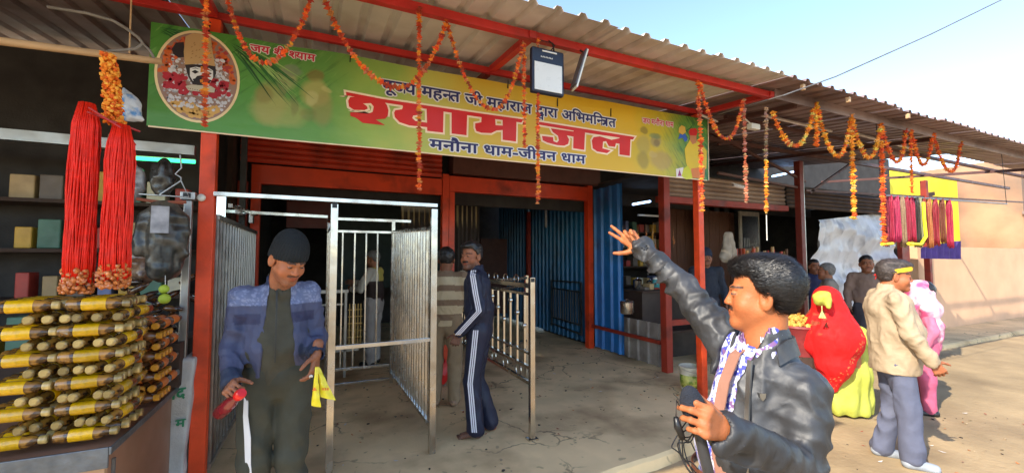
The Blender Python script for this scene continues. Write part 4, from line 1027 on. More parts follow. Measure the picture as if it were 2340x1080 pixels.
# hanging cord bundles
def bundle(name, cx, cy, z1, z0, rx, ry, n, m_, label, cat, r=.0035, tassel=None, seed=0, grp=None, loops=True):
    random.seed(seed); t = thing(name, (cx, cy, z1), label, cat, grp); m = MB()
    for i in range(n):
        a = random.uniform(0, 6.283); q = math.sqrt(random.random()); x = cx+rx*q*math.cos(a); y = cy+ry*q*math.sin(a); zb = z0+random.uniform(-.02,.03)
        p = []; w1 = random.uniform(0, 6)
        for k in range(9):
            u = k/8; s = 1-.5*math.exp(-((u)/.10)**2); p.append((cx+(x-cx)*s+.0035*math.sin(w1+u*9), cy+(y-cy)*s+.0035*math.cos(w1+u*7), z1+(zb-z1)*u))
        m.tube(p, r*random.uniform(.55,1.05), 4)
    o = m.build('strands', m_, t, smooth=True); tag(o, kind='stuff')
    if tassel:
        m = MB()
        for i in range(int(n*.9)):
            a = random.uniform(0, 6.283); q = math.sqrt(random.random()); m.blob((cx+rx*1.05*q*math.cos(a), cy+ry*1.1*q*math.sin(a), z0+random.uniform(-.05,.05)), random.uniform(.006,.013), 1, .35)
        tag(m.build('tassels', tassel, t), kind='stuff')
    return t
M_kal = mat('red_thread', lin(250,44,20), .45, var=.2, nscale=30, bump=.3, bscale=200, spec=.4); M_gold_t = mat('gold_thread', lin(206,120,60), .3, var=.4, nscale=60, bump=.3, coat=.3)
bundle('thread_bundle', -.838, 2.47, 2.16, 1.47, .05, .055, 280, M_kal, 'thick bunch of bright red threads hanging at the stall front', 'threads', tassel=M_gold_t, seed=1)
bundle('thread_bundle', -.972, 2.50, 2.25, 1.45, .05, .05, 240, M_kal, 'red thread bunch at the left edge of the picture', 'threads', tassel=M_gold_t, seed=2)
bundle('cord_bundle', -.887, 2.52, 2.12, 1.75, .014, .03, 24, mat('tan_thread', lin(170,130,96), .6), 'thin tan and gold cords hanging between the two red bunches', 'threads', seed=4)
M_mari = mat('orange_petal', attr=True, rough=.75, var=.1, bump=.2)
m = MB(); random.seed(12)
for i in range(900):
    u = random.random(); a = random.uniform(0, 6.283); rr = .026*(1+.35*u)*math.sqrt(random.random()); x = -.915+.035*u; 
    m.blob((x+rr*math.cos(a), 2.52+rr*1.3*math.sin(a), 2.50-.33*u+.0), random.uniform(.005,.010), 1, .4, 0, random.choice([lin(240,130,20), lin(246,150,40), lin(226,96,14), lin(250,176,60)]))
tag(m.build('flower_bunch', M_mari, attr=True), 'thick orange marigold bunch hanging from the pole above the red threads', 'flowers')
m = MB()
for (a, b) in (((-.935,2.42,2.21),(-.83,2.44,2.14)),((-.83,2.44,2.14),(-.795,2.5,2.08)),((-.94,2.42,2.19),(-.80,2.56,2.16))): m.tube([a, b], .005, 6)
tag(m.build('hanger', mat('red_wire', lin(190,36,26), .4)), 'red wire hanger holding the red thread bunches', 'hanger')
tag(MB().tube([(-2.3,2.86,2.60),(-1.5,2.88,2.615),(-1.0,2.90,2.64),(-.83,2.92,2.655)], [.022,.021,.019,.018], 10).build('pole', M_wood, smooth=True), 'pale wooden pole running from the left edge to the banner', 'pole')
tag(MB().tube([(-1.3,2.9,2.84),(-1.15,2.9,2.845),(-1.04,2.9,2.83),(-.985,2.9,2.80),(-.93,2.9,2.76),(-.91,2.9,2.73),(-.94,2.9,2.695),(-1.0,2.9,2.675),(-1.05,2.9,2.66),(-1.075,2.9,2.635)], .0085, 8).build('bent_pipe', mat('grey_pipe', lin(128,122,118), .6), smooth=True), 'bent grey pipe hook above the wooden pole', 'pipe')
tag(MB().tube([(-.91,2.9,2.73),(-.88,2.9,2.70),(-.86,2.9,2.66)], .007, 8).build('bent_pipe', MC['grey_pipe'], smooth=True), 'short pipe end beside the banner corner', 'pipe')
tag(MB().tube([(-.97,2.9,3.2),(-.968,2.9,2.82),(-.966,2.9,2.665)], .004, 5).build('rope', M_wood), 'thin rope holding up the wooden pole', 'rope')
# bag of toys
f = SDF((-1.05,2.82,2.22),(-.86,3.0,2.52), .006); f.ell((-.96,2.91,2.37), (.055,.04,.075), .02); f.cone((-.95,2.91,2.33),(-.905,2.91,2.31),.035,.012,.02); f.cone((-.97,2.91,2.42),(-.985,2.91,2.47),.03,.01,.02)
tb_ = sdf_obj('toy_bag', f, mat('clear_bag', (.75,.78,.8), .15, attr=False, var=.2, alpha=.75, bump=.8, bscale=30, col2=lin(90,150,210), c2scale=14), disp=lambda P: vnoise(P, 40, 1)*.004)
tag(tb_, 'clear plastic bag of coloured toys hanging beside the marigold bunch', 'bag')
# garment bag and balls on a hanger
hg = thing('garment_bag', (-.86,3.22,1.9), 'clear garment bag of dark clothes on a wire hanger by the orange post', 'bag')
MB().tube([(-.80,3.2,2.19),(-.79,3.2,2.11),(-.82,3.2,2.07),(-.79,3.2,2.05),(-.79,3.2,2.03),(-.90,3.2,1.93)], .005, 6).build('hook', M_steel2, hg); MB().tube([(-.79,3.2,2.03),(-.745,3.2,1.93),(-.99,3.2,1.935)], .005, 6).build('wire', M_steel2, hg)
M_rod = mat('brown_rod', lin(150,84,62), .5)
MB().tube([(-1.0,3.2,1.905),(-.88,3.2,1.89),(-.76,3.2,1.90)], .010, 8).build('hanger_bar', M_rod, hg)
f = SDF((-1.10,3.1,1.30),(-.70,3.36,1.95), .008)
f.cone((-.87,3.22,1.82),(-.86,3.22,1.50),.085,.09,.03,lat=V3((1,0,0)),latr=1.0,fold=(.012,14,1)); f.cone((-.95,3.22,1.8),(-.98,3.22,1.6),.05,.045,.03); f.cone((-.78,3.22,1.8),(-.775,3.22,1.58),.04,.03,.03)
sdf_obj('clothes', f, mat('dark_clothes', lin(44,46,44), .45, var=.5, nscale=12, bump=.5, bscale=25, coat=.3, col2=lin(86,80,70), c2scale=9), hg, disp=lambda P: vnoise(P, 22, 1)*.012)
MB().box((-.905,3.115,1.70),(-.82,3.125,1.86)).build('pale_shirt', mat('grey_white_cloth', lin(176,176,182), .7, var=.4, nscale=14), hg)
for i, (dx, dz) in enumerate(((0,0),(-.012,.055))):
    c = Vector((-0.820,3.100,1.315))+Vector((dx, .03*i, dz)); m = MB(); m.blob(c, .030-.004*i, 3, .01)
    tag(m.build('ball', mat('lime_ball', lin(176,196,60), .6), smooth=True), ('lower','upper')[i]+' lime green ball hanging in net under the garment bag', 'ball')
tag(MB().tube([(-0.822,3.120,1.350), (-.85,3.2,1.5)], .002, 4).build('cord', M_white), 'thin cord holding the lime green balls', 'cord')
for i, (x, z, c_) in enumerate(((-1.0,1.72,lin(150,70,44)),(-1.08,1.5,lin(120,92,70)),(-.99,2.1,lin(60,60,58)),(-1.15,2.05,lin(150,150,150)))):
    f = SDF((x-.12,3.5,z-.18),(x+.12,3.72,z+.18), .008); f.ell((x,3.6,z), (.075,.05,.13), .02)
    tag(sdf_obj('hanging_packet', f, mat('hang%d' % i, c_, .3, var=.5, nscale=18, bump=.6, bscale=30, coat=.4), disp=lambda P: vnoise(P, 24, 2)*.015), ('russet','tan','charcoal','pale grey')[i]+' plastic wrapped packet hanging behind the garment bag', 'packet')
# white sack with green print
f = SDF((-1.0,3.3,-.02),(-.70,3.65,.98), .01)
f.func((-.99,3.31,-.01),(-.71,3.64,.97), lambda X, Y, Z: np.maximum(np.maximum(np.abs(X+.845-.06*(Z-.5))-.085, np.abs(Y-3.47)-.10), np.abs(Z-.45)-.44)-.02)
sk = sdf_obj('sack', f, mat('woven_sack', lin(190,190,186), .7, var=.2, nscale=9, bump=.4, bscale=120), disp=lambda P: vnoise(P, 9, 4)*.012)
tag(sk, 'white woven sack with green Hindi print beside the orange post', 'sack')
YBs = YB
def sacktext(toks, x0, x1, z, h):
    global YB; YB = 3.338
    ob = textline('print', toks, (x0, z), (x1, z+.012), h, mat('green_print', lin(40,130,90), .6), .03, 4); YB = YBs
    return ob
for o_ in (sacktext(['ख','ा','द'], -.90, -.755, .66, .06), sacktext(['र','त','ी',' ','म'], -.93, -.75, .48, .045)):
    o_.parent = sk; o_.location = Vector(ban.location)
# ================================================================ RIGHT SIDE GOODS
bk = thing('bucket', (3.86,3.74,0), 'dirty white bucket with green print by the right orange post', 'bucket')
bc = Vector((3.993,3.683,0.000)); bk.location = bc
prof = [(.0,.004),(.10,.004),(.105,.01),(.125,.27),(.135,.272),(.135,.295),(.124,.296),(.118,.27),(.098,.02),(0,.018)]
MB().lathe(bc, prof, 24).build('pail', mat('dirty_bucket', lin(196,188,168), .5, dirt=lin(130,130,80), dscale=9, var=.2), bk, smooth=True, angle=35)
MB().lathe(bc, [(.112,.06),(.1145,.06),(.1205,.20),(.118,.20)], 24).build('print', mat('leaf_print', lin(120,140,50), .5, var=.4, nscale=14, col2=lin(180,176,90), c2scale=16), bk, smooth=True)
MB().tube([bc+Vector((.137*math.cos(t), .137*math.sin(t), .272-.03*abs(math.sin(t)))) for t in [k*math.pi/10 for k in range(-10,1)]], .003, 5).build('handle', M_steel2, bk)
pt = Vector((3.999,4.800,0.768))
ps = thing('steel_pot', pt, 'shiny steel pot with lid on the ledge behind the blue sheet', 'pot')
MB().lathe(pt, [(.0,0),(.085,0),(.095,.02),(.095,.15),(.10,.155),(.10,.16),(.0,.16)], 20).build('body', M_steel, ps, smooth=True, angle=35); MB().lathe(pt, [(.1,.162),(.09,.18),(.03,.195),(.02,.21),(0,.212)], 20).build('lid', M_steel, ps, smooth=True, angle=35)
jt = Vector((4.923,5.200,1.089)); js = thing('jar', jt, 'small teal plastic jar on the dark counter by the pointing arm', 'jar')
MB().lathe(jt, [(0,0),(.05,0),(.055,.01),(.055,.11),(.045,.125),(0,.125)], 16).build('body', mat('teal_plastic', lin(60,150,150), .3, coat=.4), js, smooth=True, angle=35); MB().lathe(jt, [(.047,.127),(.047,.155),(0,.155)], 16).build('lid', M_white, js, smooth=True, angle=35)
random.seed(21)
ORD2 = list(ORD)+['fifteenth','sixteenth','seventeenth','eighteenth','nineteenth','twentieth','twenty first','twenty second','twenty third','twenty fourth','twenty fifth','twenty sixth']
M_inc = [mat('incense_%d' % i, c, .4) for i, c in enumerate((lin(206,84,40), lin(190,60,34), lin(214,170,110), lin(150,56,36), lin(120,90,70)))]
for i in range(26):
    p = Vector((6.633,5.000,1.431)); x = p.x+.055*i+random.uniform(-.01,.01); h = random.uniform(.18,.34); y = 5.0+random.uniform(-.06,.1)
    tag(MB().box((x,y,.955),(x+random.uniform(.03,.045),y+.035,p.z+h)).build('incense_box', M_inc[random.randrange(5)], bevel=.003), 'tall thin incense box, %s from the left on the plank counter' % ORD2[i], 'box', 'incense boxes on the plank counter')
for i in range(22):
    x = 5.0+random.uniform(0,1.3); z = 1.5+random.uniform(0,.5); y = 5.9+random.uniform(0,.3); m = MB()
    m.tube([(x,y,z+.25),(x,y,z-.1)], .003, 4)
    for k in range(7): m.blob((x+random.uniform(-.02,.02),y,z-.02*k+.1), random.uniform(.008,.02), 1, .3)
    tag(m.build('trinket', M_capd if i % 3 else M_gold_t), 'gold trinket string hanging in the dim neighbouring shop', 'trinket', 'gold trinkets hanging in the neighbouring shop')
for k, z in enumerate((.98,1.38,1.78,2.13)):
    for i in range(14):
        x = 4.68+i*.19; h = random.uniform(.12,.27)
        tag(MB().box((x,7.22,z+.003),(x+random.uniform(.08,.15),7.42,z+h)).build('goods_box', mat('packet%d' % ((i*5+k*2) % 7), cols[0], .5), bevel=.008), '%s goods box, %s from the left on the %s shelf of the neighbouring shop' % (CN[(i*5+k*2) % 7], ORD[i], ('lowest','second','third','top')[k]), 'box', 'goods boxes on the neighbouring shelves')
for i in range(9):
    x = 4.62+i*.13; p_ = (x, 5.1, 1.058)
    tag(MB().box((x,5.12+.03*(i % 3),1.058),(x+.09,5.32,1.10+.05*(i % 4))).build('goods_box', mat('packet%d' % (i % 7), cols[0], .5), bevel=.006), '%s box, %s from the blue sheet, on the dark counter top' % (CN[i % 7], ORD[i]), 'box', 'boxes on the dark counter')
f = SDF((6.0,4.5,1.3),(6.6,4.9,2.3), .012); a = Vector((6.003,4.700,1.552)); f = SDF(a-Vector((.25,.15,.1)), a+Vector((.25,.15,.5)), .01)
f.cone(a+Vector((-.04,0,.38)), a+Vector((-.08,0,.02)), .05, .09, .02, fold=(.012,16,2)); f.cone(a+Vector((.04,.02,.38)), a+Vector((.11,.02,.0)), .05, .075, .02, fold=(.012,14,5))
tag(sdf_obj('hanging_cloth', f, mat('grey_cloth', lin(172,160,142), .8, var=.25, nscale=9, bump=.3), disp=lambda P: vnoise(P, 18, 2)*.01), 'grey folded cloth hanging above the head of the pointing man', 'cloth')
random.seed(44)
for i in range(11):
    q = Vector((4.62+i*.24+random.uniform(-.03,.03), 5.28, 1.058)) if i < 6 else Vector((4.75+(i-6)*.42, 7.3, 1.782)); k = random.uniform(.7,1.1)
    t = thing('steel_container', q, 'round steel container, %s from left on the %s' % (ORD[i % 6], 'counter of the neighbouring shop' if i < 6 else 'shelf behind the dark counter'), 'container', 'steel containers in the neighbouring shop')
    MB().lathe(q, [(0,0),(.07*k,0),(.075*k,.01),(.075*k,.15*k),(.078*k,.155*k),(0,.156*k)], 16).build('body', M_steel, t, smooth=True, angle=35); MB().lathe(q, [(.079*k,.158*k),(.06*k,.18*k),(.015,.19*k),(.012,.205*k),(0,.206*k)], 16).build('lid', M_steel, t, smooth=True, angle=35)
# silver tarpaulin
def sheet(name, a, b, c, d, nx, nz, fn, mm, nvec=(0,-1,0)):
    A, B, C, D = [V3(q) for q in (a, b, c, d)]; P = []
    for i in range(nx+1):
        for k in range(nz+1):
            u, v = i/nx, k/nz; P.append((A*(1-u)+B*u)*(1-v)+(D*(1-u)+C*u)*v)
    P = np.array(P); U = np.repeat(np.linspace(0, 1, nx+1), nz+1); V = np.tile(np.linspace(0, 1, nz+1), nx+1)
    P = P+V3(nvec)[None]*fn(U, V, P)[:, None]
    F = np.array([(i*(nz+1)+k, (i+1)*(nz+1)+k, (i+1)*(nz+1)+k+1, i*(nz+1)+k+1) for i in range(nx) for k in range(nz)])
    return np_mesh(name, P, F, mm)
M_tarp = mat('silver_tarpaulin', lin(226,226,228), .42, metal=.05, var=.1, nscale=4, bump=.15, dirt=lin(150,150,156), dscale=3)
def tf(U, V, P):
    s = U*2.6+(1-V)*3.0*(U-.1); r = np.sin((V*9+6*(U-.35)**2+vnoise(P, .9, 1)*1.6))*.06+np.sin(V*21+U*5+vnoise(P, 1.5, 4)*3)*.03
    return r*1.1+crease(P, .05, 3.2, (1.6,1,.7), 3)+crease(P, .02, 9, (1,1,.6), 5)
ta = sheet('tarpaulin', (8.202,4.700,0.679), (10.951,4.700,0.550), (11.025,4.700,2.534), (8.326,4.700,2.255), 90, 80, tf, M_tarp)
tag(ta, 'crumpled silver tarpaulin hung behind the red shawled woman', 'tarpaulin')
# bead strings on a rail, yellow wall, peach wall
rl = thing('display_rail', (7.0,2.66,0), 'thin metal rail with coloured bead strings at the right end of the shops', 'rail')
ra = Vector((5.985,2.660,2.292)); rb = Vector((9.529,2.660,2.380))
MB().tube([ra, rb], .012, 8).build('rail', M_steel2, rl); MB().tube([ra+Vector((.02,0,.02)), (ra.x+.02, ra.y+.02, 3.2)], .004, 5).build('wire', M_black, rl); MB().tube([rb, (rb.x, rb.y+.02, 3.2)], .004, 5).build('wire', M_black, rl)
beads = [(2026,lin(150,30,50),'maroon'),(2040,lin(176,40,70),'crimson'),(2054,lin(186,50,90),'rose'),(2066,lin(150,120,90),'tan'),(2076,lin(160,40,60),'wine red'),(2088,lin(170,36,66),'ruby'),(2099,lin(50,44,40),'black'),(2106,lin(150,150,110),'olive'),(2117,lin(140,50,40),'rust'),(2128,lin(180,110,60),'copper'),(2142,lin(150,36,46),'scarlet'),(2158,lin(120,60,40),'chestnut'),(2174,lin(176,40,70),'cerise')]
for i, (x, c_, nm) in enumerate(beads):
    t = (x-2012)/288; cx_ = ra.x+(rb.x-ra.x)*t; zt = ra.z+(rb.z-ra.z)*t
    u = (x-1170)/960; X = 2.66*(.416+.909*u)/(.909-.416*u)
    bundle('bead_string', X, 2.66, ra.z+(rb.z-ra.z)*(X-ra.x)/(rb.x-ra.x)+.005, 1.70+(i % 3)*.03, .044, .03, 34, mat('bead_'+nm.replace(' ', '_'), c_, .35, var=.3, nscale=60, bump=.4, bscale=150), nm+' bead strings hanging from the display rail', 'beads', r=.005, seed=30+i)
yl = mat('yellow_plastic', lin(240,226,40), .5, var=.1)
tag(MB().tube([(5.830,2.600,1.711),(6.066,2.600,1.725)], .016, 8).build('yellow_strip', yl), 'yellow strip end under the maroon bead strings', 'strip')
tag(MB().tube([(6.421,2.600,1.730),(6.712,2.600,1.723),(6.851,2.600,1.823),(6.830,2.600,2.041),(6.830,2.600,2.249)], .018, 8).build('yellow_strip', yl), 'bent yellow strip running up between black and rust bead strings', 'strip')
yw = thing('yellow_building', (15.8,7.0,0), 'bright yellow plastered wall seen beyond the right end of the shops', 'building')
MB().box((15.42,6.9,0),(20.6,7.6,4.3)).build('wall', mat('yellow_plaster', lin(246,226,60), .8, var=.1, nscale=1, bump=.1, dirt=lin(226,200,40), dscale=.7), yw)
MB().beam((15.4,6.8,3.0),(18.5,6.8,3.7),.12).build('dark_beam', M_dark2, yw); MB().box((15.4,6.6,0),(15.6,7.4,2.6)).build('pier', mat('green_grey_cloth', lin(96,112,100), .8), yw)
pw = thing('peach_wall', (11.6,4.6,0), 'low peach coloured wall behind the bead strings at the right', 'wall')
a = (11.723,4.600,1.836); MB().box((a[0],4.6,0),(24,4.75,a[2]-.02)).build('wall', mat('peach_plaster', lin(226,180,142), .85, var=.12, nscale=1.5), pw)
tag(sheet('purple_cloth', (10.042,3.900,1.552), (11.518,3.900,1.535), (11.561,3.900,1.901), (10.061,3.900,1.746), 40, 10, lambda U, V, P: .05*np.sin(U*40), mat('purple_cloth', lin(84,60,130), .8)), 'small purple cloth hung behind the bead strings', 'cloth')
rp = MB(); rp.box(((9.406,3.900,0.705)[0],3.9,0),((9.660,3.900,0.693)[0],3.97,2.2)); tag(rp.build('red_post', M_dred), 'dark red post behind the man with the yellow headband', 'post')
# shops farther along the street
random.seed(3)
for i, (x0, x1, c_, h_) in enumerate(((21,28,lin(170,130,104),4.9),(28.5,38,lin(140,150,140),4.0),(39,60,lin(180,160,130),6.5))):
    b_ = thing('street_building', ((x0+x1)/2,6,0), ('tan','grey green','cream')[i]+' plastered building farther along the street', 'building')
    MB().box((x0,5.5,0),(x1,10,h_)).build('wall', mat('plaster%d' % i, c_, .85, var=.3, nscale=1, dirt=(.16,.13,.10), dscale=.6, bump=.2), b_); MB().box((x0-.1,5.0,h_-1.9),(x1+.1,5.5,h_-1.8)).build('awning', M_sheet2, b_)
    for k in range(3):
        xx = x0+.6+k*(x1-x0-1)/3; MB().box((xx,5.46,.1),(xx+(x1-x0)/4,5.497,2.4)).build('shutter', M_teal, b_)
# red bag on floor inside
f = SDF((1.1,4.9,-.01),(1.6,5.3,.6), .012); f.ell((1.38,5.1,.17), (.10,.09,.17), .03); f.cone((1.38,5.1,.28),(1.37,5.1,.40),.06,.02,.03)
tag(sdf_obj('red_bag', f, mat('red_bag_plastic', lin(206,36,36), .35, var=.2, bump=.5, bscale=30), disp=lambda P: vnoise(P, 16, 2)*.014), 'red plastic bag on the floor beyond the striped sweater man', 'bag')

# litter, grit and leaves on the ground
random.seed(31); m = MB()
for i in range(420):
    x = random.uniform(-.5, 6.5); y = random.uniform(1.2, 6.0); z = .001 if y > 3.8 or (x < 1.4 and y > 2.5) or (x < 4 and y > 3.2) else -.066
    r = random.choice((.004,.005,.007,.010,.014)); c = random.choice((lin(120,104,84), lin(90,78,62), lin(160,140,112), lin(60,52,44)))
    m.blob((x, y, z+r*.3), r, 1, .4, 0, c, (1, 1, .5))
for i in range(260):
    x = random.uniform(-.5, 6.5); y = random.uniform(1.4, 6.0); z = .003 if y > 3.8 or (x < 1.4 and y > 2.5) or (x < 4 and y > 3.2) else -.060
    a = random.uniform(0, 6.28); L_ = random.uniform(.01, .03); d = Vector((math.cos(a), math.sin(a), 0)); p = Vector((-d.y, d.x, 0))*L_*.4; c = Vector((x, y, z))
    m.add([c-d*L_, c-p, c+d*L_+Vector((0,0,.006)), c+p], [(0,1,2,3)], 0, random.choice((lin(200,110,40), lin(110,90,50), lin(210,200,190), lin(150,60,40))))
tag(m.build('litter', mat('litter_bits', attr=True, rough=.9, var=.1), attr=True), 'grit, petals and bits of litter scattered over platform and street', kind='stuff')
# ================================================================ PEOPLE
RV = V3((.909,-.416,0)); FV = V3((.416,.909,0)); UP = V3((0,0,1))
M_skin = mat('skin', attr=True, rough=.55, var=.10, nscale=30, bump=.16, bscale=190, sss=.10, spec=.35)
M_hair = mat('hair_black', (.016,.014,.014), .38, var=.5, nscale=25, bump=.2, bscale=90, spec=.5)
M_hairg = mat('hair_grey', (.16,.15,.14), .6, var=.4, nscale=40, bump=.5, bscale=120)
M_eye = mat('eye', attr=True, rough=.15, var=.02, bump=0)
SK = lin(176,112,76)
def frame(f, u=UP):
    f = unit(f); r = unit(np.cross(f, u)); u2 = np.cross(r, f); return r, f, u2
def head_sdf(f, c, r, fw, u, s=1.0, neck=None, fat=1.0):
    c = V3(c); L = lambda x, y, z: c+(r*x+fw*y+u*z)*s
    ax = np.array([r, fw, u])
    f.ell(L(0,-.014,.034), V3((.075,.094,.083))*s, .02, ax)
    f.ell(L(0,.034,-.042), V3((.060*fat,.054,.074))*s, .03, ax)
    f.cone(L(-.052*fat,.005,-.055), L(-.020,.062,-.098), .017*s, .015*s, .03); f.cone(L(.052*fat,.005,-.055), L(.020,.062,-.098), .017*s, .015*s, .03)
    f.cone(L(-.012,.072,-.103), L(.012,.072,-.103), .016*s, k=.025)
    f.ell(L(.044*fat,.052,-.038), V3((.022,.022,.022))*s, .03, ax); f.ell(L(-.044*fat,.052,-.038), V3((.022,.022,.022))*s, .03, ax)
    f.ell(L(.032,.102,.000), V3((.019,.018,.013))*s, .014, ax, 'sub'); f.ell(L(-.032,.102,.000), V3((.019,.018,.013))*s, .014, ax, 'sub')
    f.cone(L(-.040,.076,.020), L(-.012,.086,.017), .008*s, k=.012); f.cone(L(.040,.076,.020), L(.012,.086,.017), .008*s, k=.012)
    f.cone(L(0,.083,.012), L(0,.101,-.033), .006*s, .0095*s, .010); f.ell(L(.012,.095,-.034), V3((.008,.010,.008))*s, .006, ax); f.ell(L(-.012,.095,-.034), V3((.008,.010,.008))*s, .006, ax)
    f.ell(L(.031,.078,-.001), V3((.0135,.0125,.0115))*s, .003, ax); f.ell(L(-.031,.078,-.001), V3((.0135,.0125,.0115))*s, .003, ax)
    f.ell(L(0,.080,-.066), V3((.026,.016,.016))*s, .012, ax)
    f.cone(L(-.017,.086,-.0615), L(.017,.086,-.0615), .0055*s, k=.004); f.cone(L(-.014,.085,-.073), L(.014,.085,-.073), .0065*s, k=.004)
    f.cone(L(-.022,.0925,-.0672), L(.022,.0925,-.0672), .0022*s, k=.002, mode='sub')
    for q in (-1, 1):
        a = np.array([unit(r*.35*q+fw*.15), unit(fw), u]); a[1] = unit(np.cross(u, a[0])); 
        f.ell(L(.081*q,-.010,-.012), V3((.009,.021,.036))*s, .006, a); f.ell(L(.089*q,-.004,-.008), V3((.007,.011,.021))*s, .004, a, 'sub')
    if neck is not None: f.cone(L(0,-.022,-.060), neck, .056*s*fat, .062*s*fat, .03)
def head_paint(P, c, r, fw, u, s=1.0, base=SK, stubble=.25, moustache=1.0, brow=1.0):
    d = (P-V3(c))/s; x = d@r; y = d@fw; z = d@u
    C = np.tile(V3(base), (len(P), 1))
    C *= (1+.10*vnoise(P, 30, 2))[:, None]
    def g(cx, cy, cz, sx, sy, sz): return np.exp(-(((np.abs(x)-cx)/sx)**2+((y-cy)/sy)**2+((z-cz)/sz)**2))
    def bl(w, col):
        nonlocal C
        w = np.clip(w, 0, 1)[:, None]; C = C*(1-w)+V3(col)[None]*w
    bl(g(.045,.06,-.04,.03,.03,.03)*.35, V3(base)*V3((1.25,.9,.85))); bl(g(0,.11,-.03,.018,.02,.016)*.35, V3(base)*V3((1.25,.88,.8)))
    jaw = (np.clip((-.045-z)/.03, 0, 1))*np.clip((y+.02)/.04, 0, 1); bl(jaw*stubble*(.8+.4*vnoise(P, 300, 3)), (.05,.035,.03))
    bl(g(0,.088,-.062,.022,.02,.0045)*.9+g(0,.088,-.073,.018,.02,.006)*.9, V3(base)*V3((.85,.42,.42)))
    if moustache: bl((np.abs(z+.051+.10*np.abs(x)**1.4) < .0075)*(np.abs(x) < .032)*(y > .07)*moustache, (.016,.013,.012))
    bl(((np.abs(z-.0205-.10*(.03-np.abs(np.abs(x)-.03))) < .0042)*(np.abs(x) > .011)*(np.abs(x) < .055)*(y > .045))*brow*.9, (.03,.022,.018))
    ex = (np.abs(x)-.031)/.0135; ez = (z+.0015)/.0042; e_ = (ex**2+ez**2 < 1)*(y > .075)
    bl(e_*1.0, (.10,.08,.07)); bl(e_*((np.abs(x)-.0305)**2+(z+.0005)**2 < .0052**2), (.02,.012,.010))
    lid = (ex**2+(ez)**2 < 1.45)*(ex**2+ez**2 >= .95)*(y > .072)*(z > -.004); bl(lid*.6, V3(base)*.30)
    return C
def hair_sdf(c, r, fw, u, s, kind, seed=0):
    c = V3(c); L = lambda x, y, z: c+(r*x+fw*y+u*z)*s; ax = np.array([r, fw, u]); R0 = .17*s
    f = SDF(c-R0, c+R0, .0042 if kind in ('full','cap') else .006)
    if kind == 'cap':
        f.ell(L(0,-.010,.040), V3((.088,.105,.098))*s, .01, ax); f.ell(L(0,-.02,.085), V3((.07,.085,.075))*s, .03, ax); f.ell(L(0,-.045,-.01), V3((.078,.066,.07))*s, .03, ax)
        f.func(c-R0, c+R0, lambda X, Y, Z: -(((X-c[0])*u[0]+(Y-c[1])*u[1]+(Z-c[2])*u[2])/s+.002-.30*((((X-c[0])*fw[0]+(Y-c[1])*fw[1]+(Z-c[2])*fw[2])/s)-.0)), 0, 'sub') if False else None
        def cut(X, Y, Z):
            z = ((X-c[0])*u[0]+(Y-c[1])*u[1]+(Z-c[2])*u[2])/s; y = ((X-c[0])*fw[0]+(Y-c[1])*fw[1]+(Z-c[2])*fw[2])/s
            return z-(.002+.30*y)
        f.func(c-R0, c+R0, cut, .008, 'sub')
    else:
        t = .007 if kind == 'short' else .011
        f.ell(L(0,-.020,.040), V3((.076+t,.092+t,.086+t))*s, .01, ax); f.ell(L(0,-.055,-.015), V3((.066,.048,.055))*s, .03, ax)
        if kind == 'full': f.ell(L(0,.030,.098), V3((.062,.060,.030))*s, .03, ax); f.ell(L(.01,.070,.086), V3((.046,.026,.018))*s, .02, ax); f.ell(L(0,-.05,.04), V3((.078,.070,.084))*s, .03, ax)
        def cut(X, Y, Z):
            z = ((X-c[0])*u[0]+(Y-c[1])*u[1]+(Z-c[2])*u[2])/s; y = ((X-c[0])*fw[0]+(Y-c[1])*fw[1]+(Z-c[2])*fw[2])/s
            # keep: above the hairline, which drops in front of and behind the ear
            line = np.where(y > .045, .066-(y-.045)*.1, np.where(y > .0, .066-(.045-y)*1.35, np.where(y > -.03, .004-(-y)*.6, -.055)))
            return z-line
        f.func(c-R0, c+R0, cut, .006, 'sub')
    return f
def add_hair(root, c, r, fw, u, s, kind, m_, seed=0, strands=0, name='hair'):
    f = hair_sdf(c, r, fw, u, s, kind); P, F = f.nets(); P = smooth_np(P, F, 2)
    N = normals_np(P, F); d = (P-V3(c))/s
    if kind != 'cap':
        q = np.stack([d@r*34, d@fw*13+np.sin((d@r)*60)*.5, d@u*30], 1)
        P = P+N*((vnoise(q, 1.0, seed)*.0055+vnoise(q*2.3, 1.0, seed+3)*.0022)*s)[:, None]
    else: P = P+N*(.0015*np.sin(np.arctan2(d@r, d@fw)*34))[:, None]
    o = np_mesh(name, P, F, m_, root)
    if strands:
        rg = np.random.RandomState(seed+5); m = MB(); idx = rg.randint(0, len(P), strands)
        for i in idx:
            p = P[i]; n = N[i]; t = -fw*1.0+u*.15+rg.normal(0, .22, 3); t = t-n*(t@n); t = t/(np.linalg.norm(t)+1e-6)
            L_ = rg.uniform(.018, .042)*s; side = np.cross(n, t)*.0008; q = [p-n*.002, p+n*.003*rg.uniform(.4,1.5)+t*L_*.5, p+n*.0045*rg.uniform(-.2,1.5)+t*L_]
            o0 = org(root); 
            m.add([tuple(q[0]-side), tuple(q[0]+side), tuple(q[1]+side), tuple(q[1]-side), tuple(q[2])], [(0,1,2,3),(3,2,4)])
        o2 = m.build('hair_strands', m_, root); tag(o2, kind='stuff')
    return o
